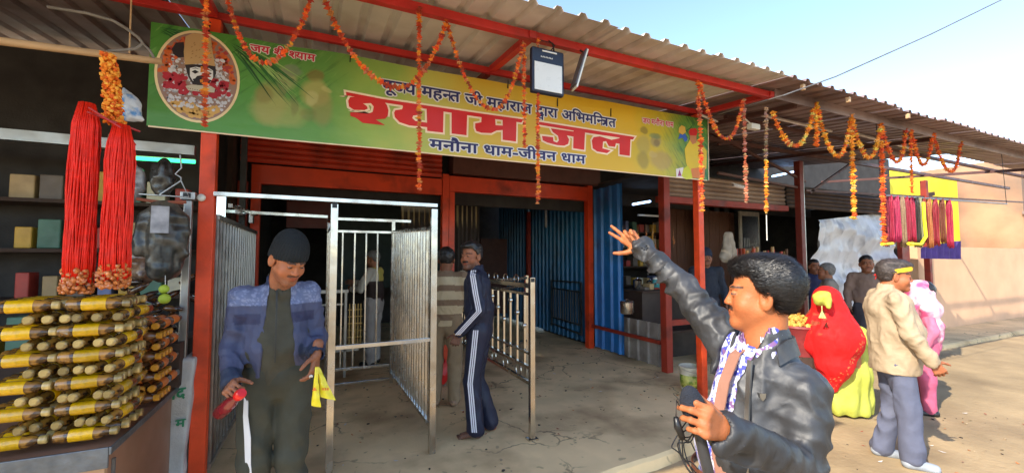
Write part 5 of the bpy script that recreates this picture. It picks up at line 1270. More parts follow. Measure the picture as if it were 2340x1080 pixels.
def hand_sdf(f, w, d, pn, side, curls, s=1.0, spread=.10, thumb=(.9,.35,.55), lens=(1,1,1,1)):
    """w wrist, d direction to knuckles, pn palm normal (fingers curl towards it), side +1/-1: thumb side along cross(d,pn)*side"""
    w = V3(w); d = unit(d); pn = unit(pn-d*(V3(pn)@d)); t = np.cross(d, pn)*side
    kn = []
    for i, (off, L) in enumerate(((.030,.086),(.010,.090),(-.011,.086),(-.030,.078))):
        k_ = w+(d*L+t*off-pn*.002*abs(i-1.5))*s; kn.append(k_); f.cone(w+(t*off*.5+d*.012)*s, k_, .013*s, .0115*s, .012)
    fl = (.074,.082,.076,.060)
    for i in range(4):
        p = kn[i]; a = 0; dd = unit(d+t*spread*(1.4-i)*.9); L = fl[i]*s*lens[i]; c = curls[i]; r0 = (.0086,.0088,.0085,.0076)[i]*s
        for j, (fr, bend) in enumerate(((.46,.9),(.31,1.1),(.23,.8))):
            a += c*bend; v = dd*math.cos(a)+pn*math.sin(a); q = p+v*L*fr; f.cone(p, q, r0*(1-.08*j), r0*(1-.08*(j+1)), .004 if j else .008); p = q
    o_, i_, c_ = thumb   # outward, inward-to-palm, bend
    p = w+(t*.022+d*.018)*s; v = unit(t*o_+d*.65+pn*i_); q = p+v*.042*s; f.cone(p, q, .0145*s, .0108*s, .012)
    v2 = unit(v+d*c_*.7+pn*i_*.4); q2 = q+v2*.030*s; f.cone(q, q2, .0106*s, .0094*s, .004); q3 = q2+unit(v2+d*.2)*.024*s; f.cone(q2, q3, .0094*s, .0074*s, .004)
    f.cone(w-d*.05*s, w+d*.01*s, .026*s, .025*s, .015, lat=unit(t), latr=1.15)
def patch_join(parts):
    P = np.vstack([p for p, _ in parts]); o = 0; F = []
    for p, q in parts: F.append(q+o); o += len(p)
    return P, np.vstack(F)
def limb(f, pts, rs, k=.03, fold=None, seed=0):
    for i in range(len(pts)-1):
        f.cone(pts[i], pts[i+1], rs[i], rs[i+1], k, fold=(fold[0], fold[1], seed+i) if fold else None)
def bounds(J, keys, m):
    A = np.array([J[k] for k in keys]); return A.min(0)-m, A.max(0)+m
def person(label, J, S):
    """J joints in metres, S style. Returns the root"""
    for k in J: J[k] = V3(J[k])
    n = unit(S['face']); lat = unit(J['shL']-J['shR']); lat = unit(lat-UP*lat[2]*.3)
    root = thing('person', tuple((J['anL']+J['anR'])/2*V3((1,1,0))+V3((0,0,S.get('gz', 0)))), label, 'person', S.get('group'))
    s = S.get('s', 1.0); hc = J['head']; hr, hf, hu = frame(S['look'], S.get('hup', UP)); h = S.get('h', .009); g_ = S.get('girth', 1.0)
    mid = (J['shL']+J['shR'])/2; pel = (J['hipL']+J['hipR'])/2; che = mid*.78+pel*.22; bel = mid*.38+pel*.62+n*S.get('belly', .0); nb_ = S.get('neck', mid*.93+hc*.07+UP*.03)
    lr = S.get('lat', 1.35)
    # --- body: head, hands and the hidden trunk joined in one mesh
    parts = []
    hh = S.get('hh', .0045); f = SDF(hc-.20*s, hc+.17*s, hh); head_sdf(f, hc, hr, hf, hu, s, neck=nb_, fat=S.get('fat', 1.0)); P, F = f.nets(); parts.append((smooth_np(P, F, 1, .4), F))
    lo, hi = bounds(J, ('shL','shR','elL','elR','wrL','wrR','hipL','hipR','knL','knR','anL','anR'), .26)
    f = SDF(lo, hi, .018)
    f.cone(nb_-UP*.03, mid, .05, .06, .03); f.cone(che, bel, .085, .08, .05, lat, lr); f.cone(bel, pel, .08, .09, .05, lat, lr)
    for q in 'LR':
        limb(f, [J['sh'+q], J['el'+q], J['wr'+q]], [.042,.032,.022]); limb(f, [J['hip'+q], J['kn'+q], J['an'+q]], [.07,.045,.033])
        ft = S.get('foot'+q, n); f.cone(J['an'+q]-UP*.04, J['an'+q]-UP*.055+unit(ft)*.12, .028, .025, .02)
    P, F = f.nets(); parts.append((smooth_np(P, F, 1), F))
    for q in 'LR':
        H = S.get('hand'+q)
        if H is not None:
            w_ = J['wr'+q]; f = SDF(w_-.21, w_+.21, H.get('h', .004)); hand_sdf(f, w_, H['d'], V3(H['pn']), H['side'], H['curls'], s*H.get('s', 1.0), H.get('spread', .1), H.get('thumb', (.9,.35,.55)), H.get('lens', (1,1,1,1)))
            P, F = f.nets(); parts.append((smooth_np(P, F, 1, .4), F))
        if S.get('bare'):
            an = J['an'+q]; ft = unit(S.get('foot'+q, n)); f = SDF(an-.25, an+.25, .006); sd_ = np.cross(ft, UP)
            f.cone(an+UP*.02, an-ft*.02-UP*.05, .034, .032, .03); f.cone(an-UP*.03, an+ft*.12-UP*.068, .034, .026, .03, sd_, 1.3)
            for i in range(5): f.cone(an+ft*.12+sd_*(.03-.015*i)-UP*.072, an+ft*(.168-.006*i)+sd_*(.033-.0165*i)-UP*.078, .011-.0008*i, .0095-.0008*i, .006)
            P, F = f.nets(); parts.append((smooth_np(P, F, 1), F))
    P, F = patch_join(parts)
    C = head_paint(P, hc, hr, hf, hu, s, V3(S.get('skin', SK)), S.get('stubble', .25), S.get('moustache', 0), 1)
    # reddish palms and knuckles
    np_mesh('body', P, F, M_skin, root, C)
    if S.get('hair', 'short') != 'none': add_hair(root, hc, hr, hf, hu, s, S.get('hair', 'short'), S.get('hairm', M_hair), S.get('seed', 1), S.get('strands', 0), S.get('hairname', 'hair'))
    # --- trousers
    T = S.get('legs')
    if T:
        lo, hi = bounds(J, ('hipL','hipR','knL','knR','anL','anR'), .26); f = SDF(lo, hi, h); wq = T.get('w', 1.0)
        for i, q in enumerate('LR'):
            limb(f, [J['hip'+q], J['kn'+q], J['an'+q]+UP*T.get('cuff', -.01)], [.098*wq,.074*wq,T.get('hem', .062)*wq], .03, (T.get('fold', .006), 20), 3*i+S.get('seed', 1))
        f.cone(pel+UP*T.get('rise', .10), pel-UP*.02, .105*wq*g_, .108*wq*g_, .05, lat, lr)
        sdf_obj('trousers', f, T['m'], root, disp=lambda P: crease(P, .011, 8, (1,1,.6), 3), paint=T.get('paint'))
    # --- upper garment
    U = S.get('top')
    if U:
        lo, hi = bounds(J, ('shL','shR','elL','elR','wrL','wrR','hipL','hipR'), .28); hi[2] += .05; hu_ = U.get('h', h); f = SDF(lo, hi, hu_); wq = U.get('w', 1.0)
        low = pel+UP*U.get('len', .0)
        f.cone(che+UP*.02, bel, .118*wq*g_, .122*wq*g_, .06, lat, lr, fold=(U.get('tfold', .005), 11, 5)); f.cone(bel, low, .122*wq*g_, U.get('hemr', .116)*wq*g_, .06, lat, lr, fold=(U.get('tfold', .005), 13, 8))
        f.cone(J['shL']*.8+mid*.2, J['shR']*.8+mid*.2, .058*wq, .058*wq, .04); f.cone(nb_-UP*.015, mid-UP*.03, .060, .085, .05)
        if U.get('collar'): f.cone(nb_+UP*U['collar']+n*.004, nb_-UP*.02, .066*wq, .074*wq, .02)
        for i, q in enumerate('LR'):
            a, b, c = J['sh'+q], J['el'+q], J['wr'+q]; c2 = c+unit(b-c)*U.get('cuff', .0)
            limb(f, [a, b, c2], [.066*wq, .055*wq, U.get('cuffr', .044)*wq], .02, (U.get('fold', .008), U.get('freq', 26)), 7*i+S.get('seed', 1))
            if U.get('rib'): f.cone(c2+unit(b-c)*.05, c2+unit(c-b)*.005, .046*wq, .040*wq, .004)
        if U.get('rib'): f.cone(low+UP*.045, low, .108*wq*g_, .112*wq*g_, .006, lat, lr)
        if U.get('cut'): U['cut'](f, dict(mid=mid, pel=pel, bel=bel, che=che, lat=lat, n=n, nb=nb_, lo=lo, hi=hi))
        # neck opening
        f.cone(nb_+UP*.16+n*.01, nb_-UP*.005+n*.012, .058*s, .050*s, .008, mode='sub')
        for q in 'LR':
            v = unit(J['wr'+q]-J['el'+q]); c2 = J['wr'+q]-v*U.get('cuff', .0); f.cone(c2-v*.02, c2+v*.09, .030*wq, .034*wq, .003, mode='sub')
        # cut flat hem
        f.func(lo, hi, lambda X, Y, Z: (Z-(low[2]-.03))*1.0+0*X+0*Y+np.where((X-low[0])**2+(Y-low[1])**2 < .05, 0, 9), .004, 'sub') if U.get('hemcut', 1) else None
        sdf_obj(U.get('name', 'shirt'), f, U['m'], root, sm=U.get('sm', 2), paint=U.get('paint'), disp=U.get('disp', lambda P: crease(P, .010, 9, (1,1,.6), 4)+crease(P, .005, 21, (1,1,.8), 9)))
    I = S.get('inner')
    if I:
        lo, hi = bounds(J, ('shL','shR','hipL','hipR'), .26); f = SDF(lo, hi, I.get('h', h)); wq = I.get('w', .93); low = pel+UP*I.get('len', .0)
        f.cone(che, bel, .112*wq*g_, .120*wq*g_, .05, lat, lr, fold=(.004, 12, 3)); f.cone(bel, low, .120*wq*g_, .114*wq*g_, .05, lat, lr, fold=(.004, 14, 6)); f.cone(nb_-UP*.02, mid-UP*.03, .056, .08, .05)
        f.cone(J['shL']*.7+mid*.3, J['shR']*.7+mid*.3, .05, .05, .05)
        f.cone(nb_+UP*I.get('collar', .02)+n*.004, nb_-UP*.03, .060, .066, .012); f.cone(nb_+UP*.16+n*.012, nb_-UP*.0+n*.016, .052, .046, .006, mode='sub')
        sdf_obj(I.get('name', 'shirt'), f, I['m'], root, disp=lambda P: crease(P, .007, 11, (1,1,.6), 3))
    if not S.get('bare'):
        for q in 'LR':
            an = J['an'+q]; ft = unit(S.get('foot'+q, n)); f = SDF(an-.26, an+.26, .009); sd_ = np.cross(ft, UP)
            f.cone(an-ft*.03-UP*.045, an+ft*.13-UP*.062, .042, .034, .02, sd_, 1.15); f.func(an-.26, an+.26, lambda X, Y, Z: (an[2]-.093)-Z+0*X+0*Y if False else Z*0+X*0+Y*0+(Z-(an[2]-.094)), .002, 'sub')
            sdf_obj('shoe', f, S.get('shoem', M_black), root)
    return root
def std(x, y, z, hdg, H=1.68, **ov):
    """standing joints; head = heading angle of the chest in degrees (0 = +X)"""
    k = H/1.68; a = R_(hdg); fw = V3((math.cos(a), math.sin(a), 0)); lf = V3((-math.sin(a), math.cos(a), 0))
    T = dict(anL=(.0,.10,.09), anR=(.0,-.10,.09), knL=(.02,.10,.48), knR=(.02,-.10,.48), hipL=(0,.085,.90), hipR=(0,-.085,.90), shL=(0,.185,1.37), shR=(0,-.185,1.37),
             elL=(-.03,.245,1.11), elR=(-.03,-.245,1.11), wrL=(.06,.25,.88), wrR=(.06,-.25,.88), head=(.03,0,1.565))
    T.update(ov); J = {q: V3((x, y, z))+(fw*v[0]+lf*v[1]+UP*v[2])*k for q, v in T.items()}
    return J, fw, lf
def hnd(J, q, fw, lf, curl=.55, d=None, h=.005): 
    v = unit(J['wr'+q]-J['el'+q]) if d is None else unit(d); sgn = 1 if q == 'L' else -1
    # thumb points forward, palm faces the thigh
    pn = -lf*sgn; t = np.cross(v, pn); side = 1 if t@fw > 0 else -1
    return dict(d=v, pn=pn, side=side, curls=(curl,)*4, h=h)
def ring(P): pass
def lcol(*c): return V3(lin(*c))
M_leather = mat('black_jacket', lin(48,48,50), .52, var=.25, fold=(13,.012,1.0), nscale=5, bump=.25, bscale=28, spec=.55, dirt=lin(74,76,80), dscale=5)
M_shirt = mat('floral_shirt', lin(206,206,226), .8, var=.1, nscale=20, bump=.1, col2=lin(70,76,170), c2scale=42, c2lo=.50, c2hi=.56)
def add_floral(m):
    n = m.node_tree.nodes; l = m.node_tree.links; b = n['Principled BSDF']; src = b.inputs['Base Color'].links[0].from_socket
    tc = n.new('ShaderNodeTexCoord'); v = n.new('ShaderNodeTexVoronoi'); v.inputs['Scale'].default_value = 75; v.feature = 'F1'; l.new(tc.outputs['Object'], v.inputs[0])
    t = n.new('ShaderNodeTexNoise'); t.inputs['Scale'].default_value = 26; l.new(tc.outputs['Object'], t.inputs[0])
    mr = n.new('ShaderNodeMapRange'); l.new(t.outputs[0], mr.inputs[0]); mr.inputs[1].default_value = .54; mr.inputs[2].default_value = .60
    x = n.new('ShaderNodeMix'); x.data_type = 'RGBA'; l.new(mr.outputs[0], x.inputs[0]); l.new(src, x.inputs[6]); x.inputs[7].default_value = (*lin(120,84,130), 1)
    mv = n.new('ShaderNodeMapRange'); l.new(v.outputs['Distance'], mv.inputs[0]); mv.inputs[1].default_value = .10; mv.inputs[2].default_value = .28; mv.inputs[3].default_value = 1; mv.inputs[4].default_value = 0
    y = n.new('ShaderNodeMix'); y.data_type = 'RGBA'; l.new(mv.outputs[0], y.inputs[0]); l.new(x.outputs[2], y.inputs[6]); y.inputs[7].default_value = (*lin(238,236,240), 1); l.new(y.outputs[2], b.inputs['Base Color'])
add_floral(M_shirt)
M_jeans = mat('light_jeans', lin(120,156,196), .85, var=.2, nscale=9, bump=.2, bscale=200, dirt=lin(160,186,212), dscale=8)
# ---------------------------------------------------------------- the pointing man
J = dict(head=(1.252,0.876,1.439), shR=(1.259,1.014,1.275), elR=(1.254,1.173,1.432), wrR=(1.212,1.359,1.589), shL=(1.257,0.757,1.175), elL=(1.196,0.729,0.984), wrL=(0.871,0.709,1.146),
         hipR=(1.243,0.995,0.782), hipL=(1.222,0.860,0.809))
J = {k: V3(v) for k, v in J.items()}
for q in 'LR':
    J['kn'+q] = V3((*J['hip'+q][:2], .40)); J['an'+q] = V3((*J['hip'+q][:2], .02))
lat1 = unit((J['shL']-J['shR'])*V3((1,1,0))); n1 = np.cross(lat1, UP)
look1 = unit(-RV*.90+FV*.43+UP*.03)
def cut1(f, g):
    lo, hi, mid, pel, lat, n = (g[k] for k in ('lo','hi','mid','pel','lat','n'))
    def fn(X, Y, Z):
        dx, dy, dz = X-mid[0], Y-mid[1], Z-mid[2]; a = dx*lat[0]+dy*lat[1]+dz*lat[2]; d = dx*n[0]+dy*n[1]; t = -(Z-mid[2])
        tt = np.clip(t, 0, .5); hi_ = .022+.10*tt; lo_ = -(.10+1.6*np.clip(t-.05, 0, .25))
        return np.maximum(np.maximum(a-hi_, lo_-a), -(d-.005+.0*a))
    f.func(lo, hi, fn, .006, 'sub')
handR = dict(d=unit(-RV*.62+UP*.66+FV*.30), pn=unit(-RV*.55-UP*.75-FV*.2), side=1, curls=(.08,.04,1.15,1.3), h=.0032, spread=.14, thumb=(1.15,.25,.35), s=1.0, lens=(1,1,1,1))
# thumb has to sit on the lower (left) side of the hand
t_ = np.cross(unit(handR['d']), unit(handR['pn']-handR['d']*(handR['pn']@handR['d']))); 
handR['pn'] = unit(-FV*.75-RV*.35-UP*.1); t_ = np.cross(handR['d'], unit(handR['pn']-handR['d']*(handR['pn']@handR['d']))); handR['side'] = 1 if t_@(-RV-UP) > 0 else -1
mic0 = V3((0.832,0.740,1.116)); mic1 = V3((0.798,0.738,1.228)); mdir = unit(mic1-mic0)
wl = J['wrL']; dL = unit(V3((0.804,0.700,1.183))-wl)
handL = dict(d=dL, pn=unit(-RV*.15-UP*.25+FV*.9), side=1, curls=(.75,.78,.85,.9), h=.0032, spread=.06, thumb=(.75,.9,.6))
t_ = np.cross(dL, unit(handL['pn']-dL*(handL['pn']@dL))); handL['side'] = 1 if t_@UP > 0 else -1
man = person('man in black jacket with floral shirt, arm raised pointing, holding a microphone', J, dict(face=n1, look=look1, s=.91, h=.007, hh=.0034, neck=V3((1.259,0.870,1.285)), belly=.03, gz=-.07, girth=1.04, lat=1.25, fat=1.06,
    skin=lin(176,104,62), stubble=.12, moustache=.9, hair='full', strands=13000, seed=3, handR=handR, handL=handL,
    top=dict(m=M_leather, name='jacket', h=.0055, len=.06, collar=.030, fold=.015, freq=46, tfold=.009, w=.99, cuff=.0, cuffr=.047, cut=cut1, hemr=.125, disp=lambda P: crease(P, .008, 9, (1,1,.5), 4)+crease(P, .006, 20, (1,1,.8), 5)),
    inner=dict(m=M_shirt, name='shirt', h=.006, w=.95, len=-.02, collar=.045), legs=dict(m=M_jeans, w=1.02, hem=.07), shoem=M_black))
mid1 = (J['shL']+J['shR'])/2; pel1 = (J['hipL']+J['hipR'])/2
def surf(a, z, out):     # point on the front of his trunk
    t = (mid1[2]-z)/(mid1[2]-pel1[2]); c = mid1*(1-t)+pel1*t; return c+lat1*a+n1*(out-.35*a*a/.2)
strap = [surf(*q) for q in ((-.01,mid1[2]+.07,.03),(-.028,mid1[2]+.03,.085),(-.022,mid1[2]-.05,.128),(-.012,mid1[2]-.14,.152),(.008,mid1[2]-.24,.166),(.04,mid1[2]-.33,.168),(.08,mid1[2]-.42,.160),(.12,mid1[2]-.50,.14))]
tag(MB().ribbon(strap, list([Vector(lat1*.019+UP*.004)]*8), .004).build('bag_strap', mat('brown_strap', lin(150,106,88), .7, var=.1, bump=.2), smooth=False), 'brown cloth bag strap crossing the chest of the pointing man', 'strap')
m = MB(); bz = pel1[2]+.075
m.tube([pel1+UP*.075+(lat1*1.27*math.cos(t)+n1*math.sin(t))*.128+n1*.012 for t in [k*math.pi/16 for k in range(33)]], .017, 8, flat=.25); m.build('belt', mat('brown_belt', lin(104,60,40), .4, coat=.2), man)
bp = pel1+UP*.075+n1*.142; MB().box(bp-V3((.02,.02,.018)), bp+V3((.02,.02,.018))).build('buckle', M_steel, man, bevel=.003)
bd = V3((0.965,0.678,1.223)); 
nb1 = V3((1.259,0.870,1.285)); hc1 = J['head']
def neckband(name, rad, zoff, hgt, a0, a1, drop, mm_, th=.006):
    pts = []; ws = []
    for i in range(29):
        t = R_(a0+(a1-a0)*i/28); fr = math.cos(t); dd = n1*fr*rad*1.05+lat1*math.sin(t)*rad
        dz = -drop*max(0, fr)**1.3; pts.append(tuple(nb1+dd+UP*(zoff+dz)+n1*.012)); o_ = unit(dd); ws.append(Vector((UP*.95-o_*.25)*hgt/2))
    return MB().ribbon(pts, ws, th).build(name, mm_, man, smooth=True, angle=50)
neckband('shirt_collar', .068, .020, .044, 22, 338, .050, M_shirt, .004)
neckband('jacket_collar', .086, .006, .052, 62, 300, .060, M_leather, .008)
zp = [surf(.045+.075*q, mid1[2]+.03-.50*q, .118+.04*math.sin(q*2.2)) for q in [k/10 for k in range(11)]]
MB().ribbon([tuple(p) for p in zp], Vector(lat1*.007), .006).build('zip', M_steel2, man)
# badge on the jacket
jk = [c for c in man.children if c.name.startswith('jacket') and 'collar' not in c.name][0]; o_j = org(jk); c0 = Vector((0, 0, 1.55)); tgt = Vector((1.062,0.746,1.190))
ok_, hit, nor_, _f = jk.ray_cast(c0-o_j, (tgt-c0).normalized())
bpos = V3(hit+o_j)-FV*.004 if ok_ else V3(tgt); r_, f_, u_ = frame(-FV)
m = MB(); sh = [(-.009,.009),(.009,.009),(.008,-.003),(0,-.012),(-.008,-.003)]
vs = [tuple(bpos+RV*x+UP*z) for x, z in sh]+[tuple(bpos+RV*x+UP*z+FV*.02) for x, z in sh]
m.add(vs, [(4,3,2,1,0),(5,6,7,8,9)]+[(i,(i+1)%5,5+(i+1)%5,5+i) for i in range(5)]); m.build('badge', M_steel2, man)
# microphone with foam, handle, cable and clip
mc = thing('microphone', tuple(mic0), 'black foam covered microphone with tangled cable held by the pointing man', 'microphone')
f = SDF(mic0-.25, mic0+.25, .005); f.cone(mic0+mdir*.05, mic0+mdir*.10, .019, .024, .01); f.cone(mic0+mdir*.09, mic0+mdir*.125, .024, .018, .02)
sdf_obj('foam', f, mat('foam_black', lin(34,38,48), .95, bump=.6, bscale=300), mc)
m = MB(); A_ = [mic0+mdir*q for q in (-.13,-.12,-.04,.05,.075)]; m.tube(A_, [.006,.012,.013,.013,.015], 14); m.build('handle', mat('mic_grey', lin(58,58,60), .4), mc, smooth=True)
MB().tube([mic0+mdir*q for q in (-.165,-.12)], [.006,.012], 10).build('plug', M_black, mc, smooth=True)
rc = np.random.RandomState(8)
for k in range(5):
    pts = []; ph = rc.uniform(0, 6)
    for i in range(25):
        t = i/24; ang = ph+t*5.5; pts.append(mic0+mdir*(.05-.13*t)+(-RV*(.018+.024*math.sin(t*3.14)*(1+.3*k)))+RV*.010*math.cos(ang)+FV*(-.012+.015*math.sin(ang))+UP*.012*math.sin(ang*1.7))
    MB().tube(pts, .0016, 5).build('cable', M_black, mc)
p_ = V3((0.761,0.742,1.162)); 
MB().tube([p_+UP*.022+RV*-.004, p_, p_-UP*.026+RV*.010], [.006,.009,.007], 8).build('inline_switch', M_black, mc, smooth=True)
MB().tube([mic0+mdir*.06-RV*.02, p_+UP*.06-RV*.002, p_+UP*.022-RV*.004], .0016, 5).build('cable', M_black, mc)
MB().tube([p_-UP*.026+RV*.010, p_-UP*.035+RV*.03, mic0-mdir*.02-RV*.02], .0016, 5).build('cable', M_black, mc)
# ---------------------------------------------------------------- man in the blue padded jacket
J = dict(head=(-0.147,2.512,1.546), shR=(-0.369,2.647,1.350), elR=(-0.406,2.636,1.082), wrR=(-0.380,2.500,0.941), shL=(-0.057,2.680,1.356), elL=(-0.004,2.715,1.099), wrL=(-0.002,2.519,1.043), hipR=(-0.284,2.677,0.934), hipL=(-0.107,2.685,0.912))
J = {k: V3(v) for k, v in J.items()}
for q in 'LR':
    J['kn'+q] = V3((*J['hip'+q][:2], .47))-FV*.03; J['an'+q] = V3((*J['hip'+q][:2], .09))
lat2 = unit((J['shL']-J['shR'])*V3((1,1,0))); n2 = np.cross(lat2, UP)
look2 = unit(-FV*.50+RV*.76-UP*.52)
def cut2(f, g):
    lo, hi, mid, lat, n = (g[k] for k in ('lo','hi','mid','lat','n'))
    def fn(X, Y, Z):
        dx, dy = X-mid[0], Y-mid[1]; a = dx*lat[0]+dy*lat[1]; d = dx*n[0]+dy*n[1]; t = np.clip(-(Z-mid[2]), -.1, .6)
        return np.maximum(np.abs(a-.015)-(.048+.075*np.clip(t+.03, 0, .5)), -(d-.01))
    f.func(lo, hi, fn, .008, 'sub')
zs2 = J['shR'][2]
def paint2(P):
    C = np.tile(lcol(66,70,96), (len(P), 1)); z = P[:, 2]; md = (J['shL']+J['shR'])/2; a = (P-md)@lat2; d = (P-md)@n2
    yoke = (z > zs2-.045)&(np.abs(a) < .24); C[yoke] = lcol(98,108,140)
    q = vnoise(P, 130, 1) > .25; C[yoke & q] = lcol(126,134,164)
    band = (np.abs(z-(zs2-.115)) < .026)&(d > .0)&(np.abs(a) > .07)&(np.abs(a) < .19); C[band] = lcol(44,46,76)
    for w_, e_ in ((J['wrR'], J['elR']), (J['wrL'], J['elL'])):
        v = unit(w_-e_); s_ = (P-e_)@v; r_ = np.linalg.norm(P-e_-s_[:, None]*v, axis=1); C[(s_ > np.linalg.norm(w_-e_)-.055)&(r_ < .09)] = lcol(34,44,66)
    col_ = np.linalg.norm((P-md-UP*.07)*V3((1,1,.6)), axis=1) < .10; C[(z > md[2]+.055)&(np.abs(a) < .095)] = lcol(40,50,78)
    return C
M_pad = mat('blue_padded', attr=True, fold=(9,.014), rough=.7, var=.12, nscale=9, bump=.25, bscale=50)
M_olive = mat('olive_shirt', lin(68,64,50), .85, var=.12, nscale=10, bump=.15, bscale=90); M_olivet = mat('olive_trousers', lin(58,58,46), .8, var=.14, nscale=7, bump=.2, bscale=80)
p2 = V3((-0.327,2.368,0.902))
handR = dict(d=unit(p2-J['wrR']+UP*.02-FV*.1), pn=unit(RV*.6-UP*.4-FV*.2), side=1, curls=(1.0,1.05,1.1,1.1), h=.004, thumb=(.7,.9,.6)); t_ = np.cross(handR['d'], handR['pn']); handR['side'] = 1 if t_@(RV*.5+UP*.5-FV) > 0 else -1
handL = dict(d=unit(-UP*.95-RV*.05-FV*.2), pn=unit(-RV), side=1, curls=(.45,.5,.55,.55), h=.004); t_ = np.cross(handL['d'], handL['pn']); handL['side'] = 1 if t_@(-FV) > 0 else -1
person('man in black wool cap and blue padded jacket over olive shirt, looking down', J, dict(face=n2, look=look2, hair='cap', hairname='wool_cap', hairm=mat('black_wool', lin(24,28,30), .95, bump=.7, bscale=220), neck=V3((-0.192,2.619,1.396)), h=.008, hh=.004, s=1.0, girth=1.0, lat=1.32,
    skin=lin(176,110,74), stubble=.5, moustache=.7, handR=handR, handL=handL, seed=5, fat=.98, belly=.02,
    top=dict(m=M_pad, name='jacket', h=.007, len=.03, collar=.035, fold=.012, freq=44, tfold=.009, w=1.0, cuffr=.048, paint=paint2, cut=cut2, hemr=.12),
    inner=dict(m=M_olive, w=.97, len=-.02, collar=.045), legs=dict(m=M_olivet, w=1.04, hem=.07, fold=.008), shoem=M_black))
tag(MB().ribbon([tuple((J['shL']+J['shR'])/2+n2*q+UP*z) for q, z in ((.108,.03),(.142,-.06),(.150,-.16),(.152,-.26),(.150,-.34))], Vector(lat2*.004), .008).build('zip', mat('dark_zip', lin(40,38,30), .5)), 'thin dark zip down the olive shirt of the blue jacket man', 'zip')
# red collar inside, bottle, yellow bag, white strip
mdp = (J['shL']+J['shR'])/2
tag(MB().ribbon([mdp+n2*.085+UP*.10+lat2*.02, mdp+n2*.105+UP*.055+lat2*.015], Vector(lat2*.016), .01).build('red_collar', mat('red_cloth', lin(196,48,40), .8)), 'small red collar showing at the throat of the blue jacket man', 'collar')
rb_ = thing('drink_bottle', tuple(p2), 'dark red bottle with bright red cap held low by the blue jacket man', 'bottle')
bd_ = unit(RV*.62+UP*.48-FV*.35); c_ = V3((-0.344,2.387,0.892))
MB().lathe(c_-bd_*.03, [(0,-.15),(.024,-.15),(.031,-.14),(.031,-.05),(.026,-.01),(.014,.03),(.014,.055)], 18, bd_).build('body', mat('dark_red_plastic', lin(120,24,36), .15, coat=.5), rb_, smooth=True, angle=40)
MB().lathe(c_-bd_*.03, [(.021,.045),(.024,.05),(.024,.082),(.020,.088),(0,.088)], 18, bd_).build('cap', mat('bright_red_plastic', lin(226,26,26), .3, coat=.3), rb_, smooth=True, angle=40)
yb = thing('yellow_bag', (0.023,2.391,0.969), 'small tied yellow plastic bags hanging from the hand of the blue jacket man', 'bag')
M_yb = mat('yellow_poly', lin(236,214,44), .3, var=.12, nscale=14, bump=.5, bscale=25, spec=.5)
def wedge(name, top, bl, br, th, mm, par):
    top, bl, br = V3(top), V3(bl), V3(br); P = []; F = []; nx, nz = 14, 18
    for side in (1, -1):
        for i in range(nx+1):
            for k in range(nz+1):
                u, v = i/nx, k/nz; q = top*(1-v)+(bl*(1-u)+br*u)*v; q = q+(bl-br)*(.5-u)*.22*(1-v); bul = th*math.sin(math.pi*u)*math.sin(math.pi*min(1, v*.8+.12))
                P.append(q-FV*side*bul)
    P = np.array(P); P = P+(vnoise(P, 45, 4)*.0035)[:, None]*FV+(vnoise(P, 60, 2)*.002)[:, None]*RV
    N_ = (nx+1)*(nz+1); F = [(i*(nz+1)+k, (i+1)*(nz+1)+k, (i+1)*(nz+1)+k+1, i*(nz+1)+k+1) for i in range(nx) for k in range(nz)]; F += [tuple(N_+q for q in f[::-1]) for f in F]
    return np_mesh(name, P, np.array(F), mm, par)
wedge('bag', (-0.004,2.390,0.999), (-0.022,2.387,0.810), (0.023,2.368,0.801), .012, M_yb, yb); wedge('bag', (0.008,2.418,0.991), (0.022,2.387,0.847), (0.092,2.379,0.823), .014, M_yb, yb)
M_or = mat('orange_print', lin(222,120,30), .5)
wedge('printed_mark', (-0.010,2.352,0.909), (-0.019,2.357,0.892), (0.003,2.347,0.892), .002, M_or, yb)
for i in range(4): MB().tube([(0.030,2.347,0.899), (0.038,2.341,0.906)], .004, 5) 
for i, x in enumerate((738,743,748)): MB().box(V3((0.031,2.356,0.894))+RV*.012*i-V3((.004,.001,.006)), V3((0.031,2.356,0.894))+RV*.012*i+V3((.004,.001,.006))).build('printed_mark', M_or, yb)
tag(MB().ribbon([(-0.342,2.616,0.928),(-0.328,2.580,0.851),(-0.326,2.564,0.746),(-0.314,2.564,0.634),(-0.309,2.570,0.500),(-0.297,2.574,0.343)], [Vector(RV*w_) for w_ in (.006,.010,.012,.016,.014,.018)], .004).build('white_strip', mat('white_cloth', lin(214,214,214), .8, var=.1)), 'long white cloth strip hanging beside the olive trousers', 'strip')
m = MB(); c_ = V3((-0.032,2.473,0.937)); m.blob(c_, .009, 1, .4); m.blob(c_+RV*.01, .006, 1, .4); tag(m.build('white_tag', M_white), 'tiny white crumpled tag beside the yellow bags', 'tag')
# ---------------------------------------------------------------- man in navy tracksuit
M_navy = mat('navy_tracksuit', lin(20,24,48), .6, var=.15, nscale=8, bump=.15, bscale=60); M_stripe = mat('white_stripe', lin(208,206,214), .7, var=.05)
h3 = 152
J, fw, lf = std(1.30, 3.60, .0, h3, 1.70, head=(.055,.01,1.555), wrL=(.125,.20,.90), elL=(-.06,.225,1.10), knL=(.03,.09,.48), anL=(-.01,.10,.085), anR=(-.12,-.08,.085), hipL=(-.02,.085,.9), hipR=(-.03,-.085,.9))
look3 = unit(-RV*.50-FV*.86-UP*.03)
hL = hnd(J, 'L', fw, lf, .9, d=unit(fw*.4-UP)); hR = hnd(J, 'R', fw, lf)
tm = person('barefoot man in navy tracksuit with white side stripes, looking back at the camera', J, dict(face=fw, look=look3, hair='full', seed=7, s=1.0, h=.009, hh=.005, skin=lin(150,94,66), stubble=.85, moustache=1, bare=True, handL=hL, handR=hR, lat=1.35,
    top=dict(m=M_navy, name='jacket', len=.0, collar=.03, fold=.007, w=1.0, rib=False), legs=dict(m=M_navy, w=1.0, hem=.078, cuff=.0, fold=.006)))
